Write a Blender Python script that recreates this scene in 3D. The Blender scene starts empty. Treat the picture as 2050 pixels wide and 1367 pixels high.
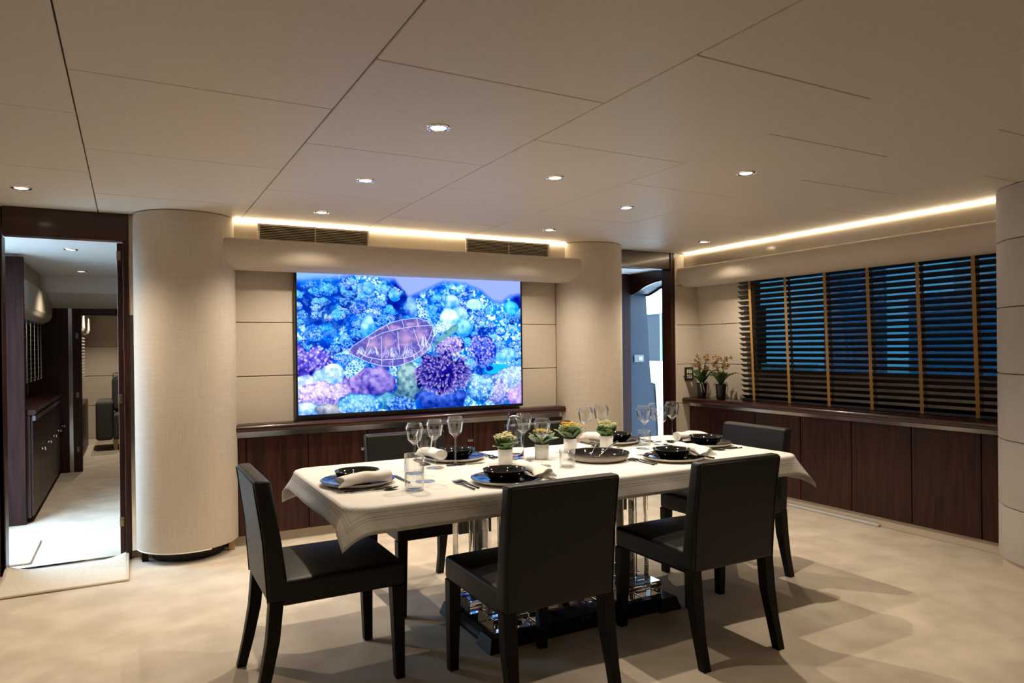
import bpy, bmesh, math, random
import numpy as np
from mathutils import Vector, Matrix
random.seed(7); rng = np.random.default_rng(7)
S = bpy.context.scene
C = S.collection
PI = math.pi

# ---------------------------------------------------------------- camera
CAM_H = 1.32
F_PX, YAW, PITCH, ROLL, SH = 1401.93, 0.500272, -0.0032953, -0.0111541, 16.256
Fv = Vector((math.sin(YAW)*math.cos(PITCH), math.cos(YAW)*math.cos(PITCH), math.sin(PITCH)))
Rv = Vector((math.cos(YAW), -math.sin(YAW), 0)); Uv = Rv.cross(Fv)
R2 = Rv*math.cos(ROLL) + Uv*math.sin(ROLL); U2 = -Rv*math.sin(ROLL) + Uv*math.cos(ROLL)
cd = bpy.data.cameras.new('camera'); cam = bpy.data.objects.new('camera', cd); C.objects.link(cam)
cd.sensor_width = 36; cd.lens = F_PX/2050*36; cd.shift_y = SH/2050; cd.clip_start = 0.05
cam.matrix_world = Matrix(((R2.x, U2.x, -Fv.x, 0), (R2.y, U2.y, -Fv.y, 0), (R2.z, U2.z, -Fv.z, CAM_H), (0, 0, 0, 1)))
S.camera = cam

# ---------------------------------------------------------------- world, exposure, light levels
SKY = (0.50, 0.74, 1.0); SKY_STRENGTH = 15.0
HALOGEN = (1.0, 0.835, 0.64); DOWNLIGHT_W = 31.0
LED = (1.0, 0.80, 0.52); LED_STRENGTH = 50.0
SCREEN_STRENGTH = 1.2
w = bpy.data.worlds.new('sky'); S.world = w; w.use_nodes = True
bg = w.node_tree.nodes['Background']; bg.inputs[0].default_value = (*SKY, 1); bg.inputs[1].default_value = SKY_STRENGTH
S.view_settings.view_transform = 'Standard'; S.view_settings.look = 'None'
S.view_settings.gamma = 1; S.view_settings.use_curve_mapping = False
S.view_settings.exposure = 0.0
try:
    S.cycles.transparent_max_bounces = 40; S.cycles.max_bounces = 14; S.cycles.transmission_bounces = 14
    S.cycles.caustics_refractive = False; S.cycles.caustics_reflective = False
    S.cycles.sample_clamp_indirect = 6.0
except Exception: pass

# ---------------------------------------------------------------- helpers
def lin(r, g, b):
    f = lambda c: (c/255/12.92) if c/255 <= .04045 else ((c/255+.055)/1.055)**2.4
    return (f(r), f(g), f(b))

class MB:
    def __init__(s): s.v = []; s.f = []; s.sm = []
    def add(s, vs, fs, smooth=False):
        n = len(s.v); s.v += [tuple(p) for p in vs]; s.f += [tuple(i+n for i in f) for f in fs]; s.sm += [smooth]*len(fs); return s
    def box(s, x0, x1, y0, y1, z0, z1):
        vs = [(x, y, z) for z in (z0, z1) for y in (y0, y1) for x in (x0, x1)]
        return s.add(vs, [(0,2,3,1),(4,5,7,6),(0,1,5,4),(2,6,7,3),(0,4,6,2),(1,3,7,5)])
    def hexa(s, p):   # 8 points: bottom 4 ccw, top 4 ccw
        return s.add(p, [(3,2,1,0),(4,5,6,7),(0,1,5,4),(1,2,6,5),(2,3,7,6),(3,0,4,7)])
    def prism(s, prof, axis, a, b, smooth=False):
        n = len(prof); vs = []
        for t in (a, b):
            for (u, v) in prof:
                vs.append((t,u,v) if axis == 0 else (u,t,v) if axis == 1 else (u,v,t))
        fs = [(i,(i+1)%n,n+(i+1)%n,n+i) for i in range(n)]
        s.add(vs, fs, smooth); k = len(s.v)-2*n
        s.f += [tuple(k+i for i in range(n))[::-1], tuple(k+n+i for i in range(n))]; s.sm += [False, False]
        return s
    def lathe(s, prof, seg=32, c=(0,0,0), smooth=True, closed=False, a0=0, a1=2*PI):
        full = abs(a1-a0-2*PI) < 1e-6; m = seg if full else seg+1; n = len(prof); vs = []
        for j in range(m):
            a = a0+(a1-a0)*j/seg
            for (r, z) in prof: vs.append((c[0]+r*math.cos(a), c[1]+r*math.sin(a), c[2]+z))
        fs = []
        for j in range(seg):
            j2 = (j+1) % m
            for i in range(n-1 if not closed else n):
                i2 = (i+1) % n; fs.append((j*n+i, j2*n+i, j2*n+i2, j*n+i2))
        return s.add(vs, fs, smooth)
    def tube(s, pts, rad, seg=8, smooth=True, cap=True):
        pts = [Vector(p) for p in pts]; n = len(pts); rs = rad if isinstance(rad, (list, tuple)) else [rad]*n; vs = []
        up = None
        for i, p in enumerate(pts):
            t = (pts[min(i+1,n-1)]-pts[max(i-1,0)]).normalized()
            if up is None: up = Vector((0,0,1)) if abs(t.z) < .9 else Vector((1,0,0))
            a = t.cross(up).normalized(); b = a.cross(t).normalized(); up = b
            for k in range(seg):
                q = 2*PI*k/seg; vs.append(p+(a*math.cos(q)+b*math.sin(q))*rs[i])
        fs = [(i*seg+k, i*seg+(k+1)%seg, (i+1)*seg+(k+1)%seg, (i+1)*seg+k) for i in range(n-1) for k in range(seg)]
        if cap: fs += [tuple(range(seg))[::-1], tuple((n-1)*seg+k for k in range(seg))]
        return s.add(vs, fs, smooth)
    def grid(s, fn, nu, nv, smooth=True):
        vs = [fn(i/nu, j/nv) for j in range(nv+1) for i in range(nu+1)]
        fs = [(j*(nu+1)+i, j*(nu+1)+i+1, (j+1)*(nu+1)+i+1, (j+1)*(nu+1)+i) for j in range(nv) for i in range(nu)]
        return s.add(vs, fs, smooth)
    def ball(s, c, r, seg=8, rings=6, sc=(1,1,1)):
        def fn(u, v):
            a = 2*PI*u; b = PI*(v-.5)
            return (c[0]+r*sc[0]*math.cos(b)*math.cos(a), c[1]+r*sc[1]*math.cos(b)*math.sin(a), c[2]+r*sc[2]*math.sin(b))
        return s.grid(fn, seg, rings)
    def mesh(s, name, m):
        me = bpy.data.meshes.new(name); me.from_pydata(s.v, [], s.f)
        me.polygons.foreach_set('use_smooth', s.sm); me.materials.append(m); me.update(); return me
    def build(s, name, m, parent=None, bevel=0, seg=2, subsurf=0, solid=0):
        if parent is not None and parent.get('_world', 0):
            o0 = parent['_world']; s.v = [(x-o0[0], y-o0[1], z-o0[2]) for x, y, z in s.v]
        o = bpy.data.objects.new(name, s.mesh(name, m)); C.objects.link(o); o.parent = parent
        if solid: md = o.modifiers.new('solid', 'SOLIDIFY'); md.thickness = solid; md.offset = 0
        if bevel:
            md = o.modifiers.new('bevel', 'BEVEL'); md.width = bevel; md.segments = seg; md.limit_method = 'ANGLE'; md.angle_limit = .6
        if subsurf: md = o.modifiers.new('sub', 'SUBSURF'); md.levels = subsurf; md.render_levels = subsurf
        return o

def tag(o, label, cat, group=None):
    o['label'] = label; o['category'] = cat
    if group: o['group'] = group
    return o
def thing(name, label, cat, loc=(0,0,0), rz=0, group=None, world=True):
    """Empty at the thing's base. world=True: parts are given in world coordinates."""
    o = bpy.data.objects.new(name, None); C.objects.link(o); o.location = loc; o.rotation_euler = (0,0,rz)
    o.empty_display_size = .1
    if world: o['_world'] = loc
    return tag(o, label, cat, group)
def struct(o): o['kind'] = 'structure'; return o
def sthing(name, loc=(0,0,0)):
    o = bpy.data.objects.new(name, None); C.objects.link(o); o.location = loc; o['_world'] = loc if any(loc) else (0,0,1e-9)
    o.empty_display_size = .1
    return struct(o)
def dup(root, loc, rz=0, label=None, scale=None):
    def cp(o, par):
        c = o.copy(); C.objects.link(c); c.parent = par
        for ch in list(o.children): cp(ch, c)
        return c
    r = cp(root, None); r.location = loc; r.rotation_euler = (0,0,rz)
    if label: r['label'] = label
    if scale: r.scale = scale
    return r

# ---------------------------------------------------------------- materials
def N(nt, t, **kw):
    n = nt.nodes.new(t)
    for k, v in kw.items(): setattr(n, k, v)
    return n
def base_mat(name, col, rough=.5, metal=0, spec=.5, coat=0, coat_rough=.05):
    m = bpy.data.materials.new(name); m.use_nodes = True; b = m.node_tree.nodes['Principled BSDF']
    b.inputs['Base Color'].default_value = (*col, 1); b.inputs['Roughness'].default_value = rough
    b.inputs['Metallic'].default_value = metal; b.inputs['Specular IOR Level'].default_value = spec
    b.inputs['Coat Weight'].default_value = coat; b.inputs['Coat Roughness'].default_value = coat_rough
    return m
def varied(name, c1, c2, scale=(1,1,1), nscale=5, detail=4, rough=.5, bump=0, bump_dist=.002, lo=.35, hi=.65, rough2=None, **kw):
    m = base_mat(name, c1, rough, **kw); nt = m.node_tree; b = nt.nodes['Principled BSDF']
    tc = N(nt, 'ShaderNodeTexCoord'); mp = N(nt, 'ShaderNodeMapping'); mp.inputs['Scale'].default_value = scale
    nz = N(nt, 'ShaderNodeTexNoise'); nz.inputs['Scale'].default_value = nscale; nz.inputs['Detail'].default_value = detail
    rp = N(nt, 'ShaderNodeValToRGB'); rp.color_ramp.elements[0].position = lo; rp.color_ramp.elements[1].position = hi
    rp.color_ramp.elements[0].color = (*c1, 1); rp.color_ramp.elements[1].color = (*c2, 1)
    L = nt.links.new
    L(tc.outputs['Object'], mp.inputs[0]); L(mp.outputs[0], nz.inputs['Vector']); L(nz.outputs['Fac'], rp.inputs[0]); L(rp.outputs[0], b.inputs['Base Color'])
    if rough2 is not None:
        mr = N(nt, 'ShaderNodeMapRange'); mr.inputs['To Min'].default_value = rough; mr.inputs['To Max'].default_value = rough2
        L(nz.outputs['Fac'], mr.inputs['Value']); L(mr.outputs[0], b.inputs['Roughness'])
    if bump:
        bp = N(nt, 'ShaderNodeBump'); bp.inputs['Strength'].default_value = bump; bp.inputs['Distance'].default_value = bump_dist
        L(nz.outputs['Fac'], bp.inputs['Height']); L(bp.outputs[0], b.inputs['Normal'])
    return m
def linen(name, col, amt=.16, fine=260, slub=9, rough=.85, bump=.25):
    m = base_mat(name, col, rough, spec=.25); nt = m.node_tree; b = nt.nodes['Principled BSDF']; L = nt.links.new
    tc = N(nt, 'ShaderNodeTexCoord'); outs = []
    for sc in ((slub, slub, fine), (fine, fine, slub)):
        mp = N(nt, 'ShaderNodeMapping'); mp.inputs['Scale'].default_value = sc; nz = N(nt, 'ShaderNodeTexNoise')
        nz.inputs['Scale'].default_value = 1; nz.inputs['Detail'].default_value = 2
        L(tc.outputs['Object'], mp.inputs[0]); L(mp.outputs[0], nz.inputs['Vector']); outs.append(nz.outputs['Fac'])
    ad = N(nt, 'ShaderNodeMath', operation='ADD'); L(outs[0], ad.inputs[0]); L(outs[1], ad.inputs[1])
    rp = N(nt, 'ShaderNodeMapRange'); rp.inputs['From Min'].default_value = .7; rp.inputs['From Max'].default_value = 1.3
    rp.inputs['To Min'].default_value = 1-amt; rp.inputs['To Max'].default_value = 1+amt; L(ad.outputs[0], rp.inputs['Value'])
    mx = N(nt, 'ShaderNodeVectorMath', operation='SCALE'); mx.inputs[0].default_value = col; L(rp.outputs[0], mx.inputs['Scale']); L(mx.outputs[0], b.inputs['Base Color'])
    bp = N(nt, 'ShaderNodeBump'); bp.inputs['Strength'].default_value = bump; bp.inputs['Distance'].default_value = .001
    L(ad.outputs[0], bp.inputs['Height']); L(bp.outputs[0], b.inputs['Normal'])
    return m
def emit(name, col, s):
    m = bpy.data.materials.new(name); m.use_nodes = True; nt = m.node_tree; nt.nodes.clear()
    e = N(nt, 'ShaderNodeEmission'); e.inputs[0].default_value = (*col, 1); e.inputs[1].default_value = s
    o = N(nt, 'ShaderNodeOutputMaterial'); nt.links.new(e.outputs[0], o.inputs[0]); return m
def thin_glass(name, tint=(.97,.98,.98), ior=1.5, rough=.01, boost=0.0):
    m = bpy.data.materials.new(name); m.use_nodes = True; nt = m.node_tree; nt.nodes.clear(); L = nt.links.new
    t = N(nt, 'ShaderNodeBsdfTransparent'); t.inputs[0].default_value = (*tint, 1)
    g = N(nt, 'ShaderNodeBsdfGlossy'); g.inputs['Roughness'].default_value = rough
    lw = N(nt, 'ShaderNodeLayerWeight'); lw.inputs[0].default_value = .5
    pw = N(nt, 'ShaderNodeMath', operation='POWER'); pw.inputs[1].default_value = 2.4; L(lw.outputs['Facing'], pw.inputs[0])
    ad = N(nt, 'ShaderNodeMath', operation='MULTIPLY_ADD'); ad.inputs[1].default_value = .95; ad.inputs[2].default_value = .05+boost; L(pw.outputs[0], ad.inputs[0])
    mx = N(nt, 'ShaderNodeMixShader'); L(ad.outputs[0], mx.inputs[0]); L(t.outputs[0], mx.inputs[1]); L(g.outputs[0], mx.inputs[2])
    o = N(nt, 'ShaderNodeOutputMaterial'); L(mx.outputs[0], o.inputs[0]); return m
def solid_glass(name, col=(1,1,1), ior=1.49):
    m = base_mat(name, col, .0); b = m.node_tree.nodes['Principled BSDF']
    b.inputs['Transmission Weight'].default_value = 1; b.inputs['IOR'].default_value = ior; return m

M = {}
M['carpet'] = varied('carpet', (.55,.48,.38), (.68,.60,.49), nscale=4.5, detail=9, rough=.95, bump=.3, bump_dist=.005, spec=.15, lo=.36, hi=.64)
M['ceil'] = linen('ceiling_vinyl', (.66,.605,.53), amt=.04, fine=300, slub=40, rough=.46, bump=.10)
M['backing'] = base_mat('dark_backing', (.03,.028,.025), .9)
M['linen'] = linen('wall_linen', (.60,.53,.44), amt=.085, fine=260, slub=7)
M['linen_panel'] = linen('panel_linen', (.61,.54,.45), amt=.06, fine=300, slub=10)
M['column_daylit'] = linen('column_daylit_linen', (.54,.51,.475), amt=.05, fine=300, slub=10)  # panel linen with the cool window daylight put into its colour
M['cream'] = base_mat('cream_paint', (.62,.545,.44), .5)
M['lacquer'] = base_mat('cream_lacquer', (.62,.545,.43), .18, coat=.4)
M['fascia'] = base_mat('satin_fascia', (.50,.44,.36), .12, metal=.55)
M['wood'] = varied('mahogany', (.016,.0042,.0030), (.046,.0125,.0070), scale=(14,14,.9), nscale=3, detail=5, rough=.34, rough2=.46, spec=.3, coat=.06, coat_rough=.15)
M['wood_h'] = varied('mahogany_rail', (.020,.0055,.0038), (.050,.0135,.008), scale=(.9,.9,18), nscale=3, detail=5, rough=.28, spec=.4, coat=.25, coat_rough=.1)
M['chrome'] = base_mat('chrome', (.78,.78,.80), .12, metal=1)
M['steel'] = varied('polished_steel', (.50,.50,.52), (.72,.71,.70), nscale=3, rough=.12, rough2=.25, metal=1)
M['leather'] = varied('black_leather', (.0045,.0040,.0035), (.008,.007,.006), nscale=40, detail=6, rough=.40, rough2=.50, spec=.34, bump=.12, bump_dist=.001)
M['dark_wood'] = varied('wenge', (.005,.0036,.003), (.010,.0065,.005), scale=(10,10,.7), nscale=4, rough=.5, spec=.2)
M['black_glaze'] = base_mat('black_glaze', (.006,.006,.007), .06, spec=.6)
M['black_matte'] = base_mat('black_cutlery', (.018,.017,.016), .22, metal=.85)
M['white_ceramic'] = base_mat('white_ceramic', (.82,.81,.79), .5)
M['stoneware'] = base_mat('cream_stoneware', (.66,.61,.53), .35)
M['napkin'] = linen('napkin_cotton', (.76,.73,.68), amt=.04, fine=600, slub=60, bump=.1)
M['glass'] = thin_glass('clear_glass', ior=1.42)
M['rim_glass'] = thin_glass('glass_edge', (.90,.92,.93), boost=.22)
M['acrylic'] = solid_glass('acrylic', (.97,.98,.97))
M['tint'] = thin_glass('tinted_window', (.075,.145,.172), ior=1.5)
M['pane'] = base_mat('frosted_screen', (.030,.036,.042), .6, spec=.05)
M['slat'] = base_mat('blind_slat', (.012,.009,.007), .38)
M['tape'] = linen('blind_tape', (.36,.20,.055), amt=.1, fine=500, slub=60)
M['black_plastic'] = base_mat('black_plastic', (.012,.012,.013), .35)
M['bezel'] = base_mat('tv_bezel', (.010,.011,.014), .3)
M['lamp_lens'] = emit('lamp_lens', (1.0,.86,.66), 14)
M['led'] = emit('led_tape', LED, LED_STRENGTH)
M['leaf'] = varied('kalanchoe_leaf', (.055,.110,.030), (.110,.185,.062), nscale=12, rough=.45)
M['leaf_rim'] = varied('pale_leaf', (.10,.16,.075), (.17,.24,.12), nscale=12, rough=.5)
M['orchid_leaf'] = varied('orchid_leaf', (.020,.055,.014), (.048,.095,.024), nscale=9, rough=.35)
M['petal_cream'] = varied('cream_petals', (.62,.58,.30), (.80,.76,.52), nscale=60, rough=.6)
M['petal_yellow'] = varied('yellow_petals', (.62,.42,.03), (.80,.60,.06), nscale=60, rough=.6)
M['petal_green'] = varied('green_cream_petals', (.50,.55,.26), (.74,.74,.46), nscale=60, rough=.6)
M['orchid_petal'] = varied('spotted_petals', (.085,.008,.012), (.50,.36,.13), nscale=110, detail=1, lo=.50, hi=.56, rough=.5)
M['stem'] = base_mat('green_stem', (.045,.06,.02), .5)
M['root'] = base_mat('aerial_root', (.40,.36,.27), .6)
M['soil'] = base_mat('soil', (.02,.013,.009), .9)
M['mat'] = varied('mat_pile', (.66,.60,.50), (.74,.68,.58), nscale=60, rough=.95, bump=.3, spec=.1)
M['mat_edge'] = base_mat('mat_binding', (.58,.51,.40), .8)
M['matte_wood'] = varied('matte_mahogany', (.014,.0035,.0028), (.030,.0080,.0055), scale=(14,14,.9), nscale=3, detail=5, rough=.6, spec=.15)
M['blue_wall'] = varied('lobby_bulkhead', (.0095,.012,.021), (.014,.017,.028), nscale=2.5, rough=.5, spec=.3)
M['white_gel'] = base_mat('white_gelcoat', (.82,.83,.84), .3)
M['lobby_ceil'] = base_mat('lobby_ceiling', (.78,.76,.73), .55)
M['armchair'] = varied('grey_upholstery', (.055,.052,.050), (.075,.071,.068), nscale=80, rough=.85)
M['oak'] = base_mat('oak_leg', (.42,.26,.12), .5)
M['hull_blue'] = base_mat('outside_blue', (.16,.30,.44), .4)
M['brass'] = base_mat('satin_brass', (.30,.25,.17), .35, metal=1)
M['water'] = varied('sea_water', (.010,.022,.030), (.016,.032,.042), nscale=2, rough=.15, bump=.4, bump_dist=.05)
M['switch_dim'] = base_mat('grey_switch_plate', (.10,.10,.11), .4)
M['switch_grey'] = base_mat('switch_plate', (.55,.56,.58), .3)

CEIL = 2.19
YW = 5.08                # bulkhead with the television and both doorways

# ================================================================ STRUCTURE
struct(MB().box(-1.2, 5.6, -3.2, 13.2, -.06, 0).build('floor', M['carpet']))
ceiling = struct(MB().box(-1.0, 5.1, -3.1, 5.16, CEIL+.022, CEIL+.07).build('ceiling', M['backing']))
cols = [-1.0, -.16, .66, 1.505, 2.335, 3.135, 3.93, 4.86]
offs = [2.04+.96, 2.54, 2.04, 1.575, 2.03, 1.56, 2.03]
G = .0022
for i in range(7):
    ys = []; y = offs[i]
    while y > -3.0: y -= .962
    y += .962
    ys = [-3.1]
    while y < 4.95: ys.append(y); y += .962
    ys.append(5.068)
    for a, b in zip(ys[:-1], ys[1:]):
        if b-a < .12: continue
        MB().box(cols[i]+G, cols[i+1]-G, a+G, b-G, CEIL+random.uniform(0,.0012), CEIL+.022).build('ceiling_panel', M['ceil'], ceiling, bevel=.0025, seg=1)

# bulkhead behind the television
wb = struct(MB().box(.0, 3.9, 5.11, 5.2, 0, 2.25).build('wall_back', M['cream']))
for z0, z1 in ((.80,1.14),(1.14,1.511),(1.511,1.88)):
    MB().box(.60, 3.22, 5.08, 5.11, z0+.0025, z1-.0025).build('wall_panel', M['linen_panel'], wb, bevel=.004)
MB().box(3.205, 3.215, 5.074, 5.09, .82, 1.88).build('seam_strip', M['backing'], wb)
# short wall between right doorway and window wall
wc = struct(MB().box(4.545, 5.0, 5.11, 5.2, 0, 2.25).build('wall_corner', M['cream']))
for z0, z1 in ((.0,.40),(.40,.77),(.77,1.14),(1.14,1.515),(1.515,1.89),(1.89,2.19)):
    MB().box(4.545, 4.93, 5.08, 5.11, z0+.0025, z1-.0025).build('wall_panel', M['linen_panel'], wc, bevel=.004)
# window wall (leaning inward towards the top)
def xw(z): return 4.82 + (1.89-z)*.086
wr = sthing('wall_right', (4.9, 3.5, 0))
def wpan(y0, y1, z0, z1, mat='linen_panel'):
    g = .0025
    MB().hexa([(xw(z0+g),y0+g,z0+g),(xw(z0+g)+.03,y0+g,z0+g),(xw(z0+g)+.03,y1-g,z0+g),(xw(z0+g),y1-g,z0+g),
               (xw(z1-g),y0+g,z1-g),(xw(z1-g)+.03,y0+g,z1-g),(xw(z1-g)+.03,y1-g,z1-g),(xw(z1-g),y1-g,z1-g)]).build('wall_panel', M[mat], wr, bevel=.004)
WY0, WY1, WZ0, WZ1 = 2.36, 4.44, 1.10, 1.86
for z0, z1 in ((0,.40),(.40,.77),(.77,1.10)):
    wpan(2.0, 4.44, z0, z1)
for z0, z1 in ((0,.40),(.40,.77),(.77,1.14),(1.14,1.515),(1.515,1.89)):
    wpan(4.44, 5.085, z0, z1)
wpan(2.0, 5.085, 1.89, 2.22); wpan(2.0, 4.44, 1.86, 1.89); wpan(2.0, 2.36, 1.10, 1.86)
MB().box(4.93, 4.98, 4.45, 5.1, 0, 2.25).box(4.95, 4.99, 1.4, 4.45, 0, 1.09).box(4.87, 4.99, 1.4, 5.1, 1.90, 2.25).box(4.95,4.99,1.4,2.35,1.09,1.9).build('wall_backing', M['cream'], wr)
win = sthing('window_1', (4.9, 3.4, 1.1))
MB().hexa([(4.925,WY0,WZ0),(4.931,WY0,WZ0),(4.931,WY1,WZ0),(4.925,WY1,WZ0),(4.865,WY0,WZ1+.04),(4.871,WY0,WZ1+.04),(4.871,WY1,WZ1+.04),(4.865,WY1,WZ1+.04)]).build('glass_pane', M['tint'], win)
fr = MB()
for y in (WY0, WY1): fr.box(4.86, 4.95, y-.02, y+.02, WZ0-.02, WZ1+.04)
fr.box(4.87, 4.96, WY0, WY1, WZ0-.025, WZ0)
fr.build('window_frame', M['black_plastic'], win, bevel=.003)
# rear and side shells out of view
struct(MB().box(-1.05, -.95, -3.1, 5.12, 0, 2.25).build('wall_left', M['linen_panel']))
struct(MB().box(-1.0, 5.1, -3.2, -3.1, 0, 2.25).build('wall_rear', M['linen_panel']))
struct(MB().box(4.9, 5.0, -3.1, 1.45, 0, 2.25).build('wall_side', M['linen_panel']))

# ---- left doorway
d1 = sthing('door_1', (-.35, 5.1, 0))
MB().box(-.652, 0, 5.07, 5.15, 2.018, CEIL+.021).build('lintel', M['wood_h'], d1, bevel=.003)
MB().box(-.95, -.656, 5.07, 5.15, 0, CEIL+.021).build('side_panel', M['wood'], d1, bevel=.003)
jr = MB().box(-.03, 0, 5.07, 5.15, 0, 2.018).build('door_jamb', M['wood'], d1, bevel=.003)
rb = MB().box(-.062, -.03, 5.10, 5.20, 0, 2.01).build('door_stop', M['wood'], d1, bevel=.003)
MB().box(-.68, -.653, 5.07, 5.20, 0, 2.018).build('door_jamb', M['wood'], d1, bevel=.003)
for z in (1.93, 1.02, .24):
    MB().box(-.064, -.040, 5.096, 5.101, z-.03, z+.03).box(-.058, -.046, 5.09, 5.097, z-.014, z+.014).build('latch_plate', M['brass'], d1, bevel=.001)
MB().box(-.65, -.06, 5.14, 5.19, 0, .006).box(-.65, -.06, 5.10, 5.115, 0, .008).build('threshold_bar', M['chrome'], d1, bevel=.002)
# polished strip between jamb and column
t1 = struct(MB().box(.004, .045, 5.085, 5.11, .05, 1.55).build('trim_1', M['chrome']))
struct(MB().box(.004, .045, 5.085, 5.11, 1.552, CEIL).build('trim_2', M['cream']))

# ---- right doorway
d2 = sthing('door_2', (4.2, 5.1, 0))
MB().box(3.80, 4.49, 5.07, 5.15, 2.034, CEIL+.021).build('lintel', M['wood_h'], d2, bevel=.003)
MB().box(4.475, 4.505, 5.06, 5.19, 0, CEIL).build('door_jamb', M['wood'], d2, bevel=.003)
MB().box(4.506, 4.522, 5.055, 5.11, 0, CEIL).build('edge_strip', M['wood_h'], d2, bevel=.003)
MB().box(4.523, 4.545, 5.06, 5.11, 0, CEIL).build('edge_strip', M['linen_panel'], d2, bevel=.005)

# ================================================================ COLUMNS
def column(name, cx, cy, r, z0, z1, label, a0, a1, mat='linen', seams=None):
    t = thing(name, label, 'column', (cx, cy, 0))
    zz = seams or [z0, z1]
    for a, b in zip(zz[:-1], zz[1:]):
        e = .006
        MB().lathe([(r-.03,a+.002),(r-e,a+.002),(r-e*.3,a+.004),(r,a+.002+e),(r,b-.002-e),(r-e*.3,b-.004),(r-e,b-.002),(r-.03,b-.002)], 72, (cx,cy,0), a0=a0, a1=a1).build('fabric_panel' if seams else 'fabric_cover', M[mat], t)
    return t
c1 = column('fabric_column', .3298, 5.05, .3036, .075, CEIL, 'round beige linen column between the left doorway and the television', PI-.15, 2*PI+.15)
MB().lathe([(.0,0),(.21,0),(.21,.09),(0,.09)], 40, (.3298,5.05,0), a0=PI, a1=2*PI).build('recessed_plinth', M['backing'], c1)
for a in (PI*1.085, PI*1.90):
    x, y = .3298+.265*math.cos(a), 5.05+.265*math.sin(a)
    MB().box(x-.018, x+.018, y-.012, y+.012, 0, .09).build('foot', M['dark_wood'] if a < 4 else M['oak'], c1)
MB().lathe([(.29,.072),(.305,.072),(.305,.079),(.29,.079)], 40, (.3298,5.05,0), a0=PI*1.05, a1=PI*1.62, closed=True).build('hem_strip', M['white_ceramic'], c1)
c2 = column('fabric_column', 3.509, 5.05, .3036, .0, CEIL, 'round beige linen column between the television and the right doorway', PI-.15, 2*PI+.3)
c3 = column('fabric_column', 4.66, 1.85, .435, .09, CEIL, 'wide pale fabric column at the right edge, banded by horizontal seams', PI*.45, PI*1.6, seams=[.09,.39,.765,1.14,1.515,1.89,CEIL], mat='column_daylit')
MB().lathe([(.415,0),(.415,.095)], 60, (4.66,1.85,0), a0=PI*.45, a1=PI*1.6).build('plinth', M['cream'], c3)

# ================================================================ VALANCES, FASCIAS, LED TAPES, VENTS
def arc_profile(front, bottom, top, back, thick_top):
    p = [(back, top-.02), (front+thick_top, top-.02), (front+thick_top, top), (front+.012, top), (front, top-.012)]
    zc = bottom+.125; n = 12
    for k in range(n+1):
        a = (PI/2)*k/n
        p.append((front-.006+.126*(1-math.cos(a)), zc-.125*math.sin(a)))
    p.append((back, bottom)); return p
v1 = thing('valance', 'rounded beige upholstered valance box above the television', 'valance', (1.92, 4.95, 1.86))
MB().prism(arc_profile(4.83, 1.858, 2.05, 5.006, .10), 0, .40, 3.42, smooth=True).build('upholstered_body', M['linen'], v1)
v2 = thing('valance', 'long rounded beige upholstered valance box over the dark blinds', 'valance', (4.7, 3.6, 1.87))
MB().prism(arc_profile(4.575, 1.872, 2.052, 4.735, .07), 1, 2.29, 5.08, smooth=True).build('upholstered_body', M['linen_panel'], v2)
for v in (v1, v2):
    for ch in v.children:
        md = ch.modifiers.new('es', 'EDGE_SPLIT'); md.split_angle = .7
f1 = tag(MB().box(.50, 3.36, 4.95, 4.975, 2.03, CEIL).build('cove_fascia', M['lacquer'], bevel=.002), 'cream lacquered cove board holding the two air vents', 'fascia')
f2 = tag(MB().box(4.655, 4.68, 2.05, 5.08, 2.03, CEIL).build('cove_fascia', M['fascia'], bevel=.002), 'satin reflective cove board behind the window valance', 'fascia')
tag(MB().tube([(.60,4.941,CEIL-.009),(3.22,4.941,CEIL-.009)], .003, 8).build('led_tape', M['led']), 'warm glowing light tape along the ceiling above the television', 'light strip')
tag(MB().tube([(4.646,2.2,CEIL-.009),(4.646,5.07,CEIL-.009)], .003, 8).build('led_tape', M['led']), 'warm glowing light tape along the ceiling above the window valance', 'light strip')
def vent(x0, x1, label):
    t = thing('air_vent', label, 'air vent', ((x0+x1)/2, 4.94, 2.05), group='air vents over the television')
    z0, z1 = 2.05, 2.172; y0, y1 = 4.932, 4.949
    f = MB().box(x0, x1, y0, y1, z1-.014, z1).box(x0, x1, y0, y1, z0, z0+.01).box(x0, x0+.014, y0, y1, z0+.01, z1-.014).box(x1-.014, x1, y0, y1, z0+.01, z1-.014)
    f.build('frame', M['cream'], t, bevel=.002)
    MB().box(x0+.01, x1-.01, 4.946, 4.9495, z0+.008, z1-.01).build('dark_duct', M['backing'], t)
    xm = (x0+x1)/2
    MB().box(xm-.003, xm+.003, y0+.001, y1, z0+.01, z1-.014).build('divider', M['cream'], t)
    n = 8
    for k in range(n):
        z = z0+.014+(z1-z0-.030)*(k+.5)/n
        MB().hexa([(x0+.014,y0+.002,z-.0032),(x1-.014,y0+.002,z-.0032),(x1-.014,y1-.004,z+.001),(x0+.014,y1-.004,z+.001),
                   (x0+.014,y0+.002,z-.0005),(x1-.014,y0+.002,z-.0005),(x1-.014,y1-.004,z+.0035),(x0+.014,y1-.004,z+.0035)]).build('slat', M['cream'], t)
vent(.765, 1.53, 'slatted cream air vent above the left half of the television')
vent(2.30, 3.06, 'slatted cream air vent above the right end of the television')

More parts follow.
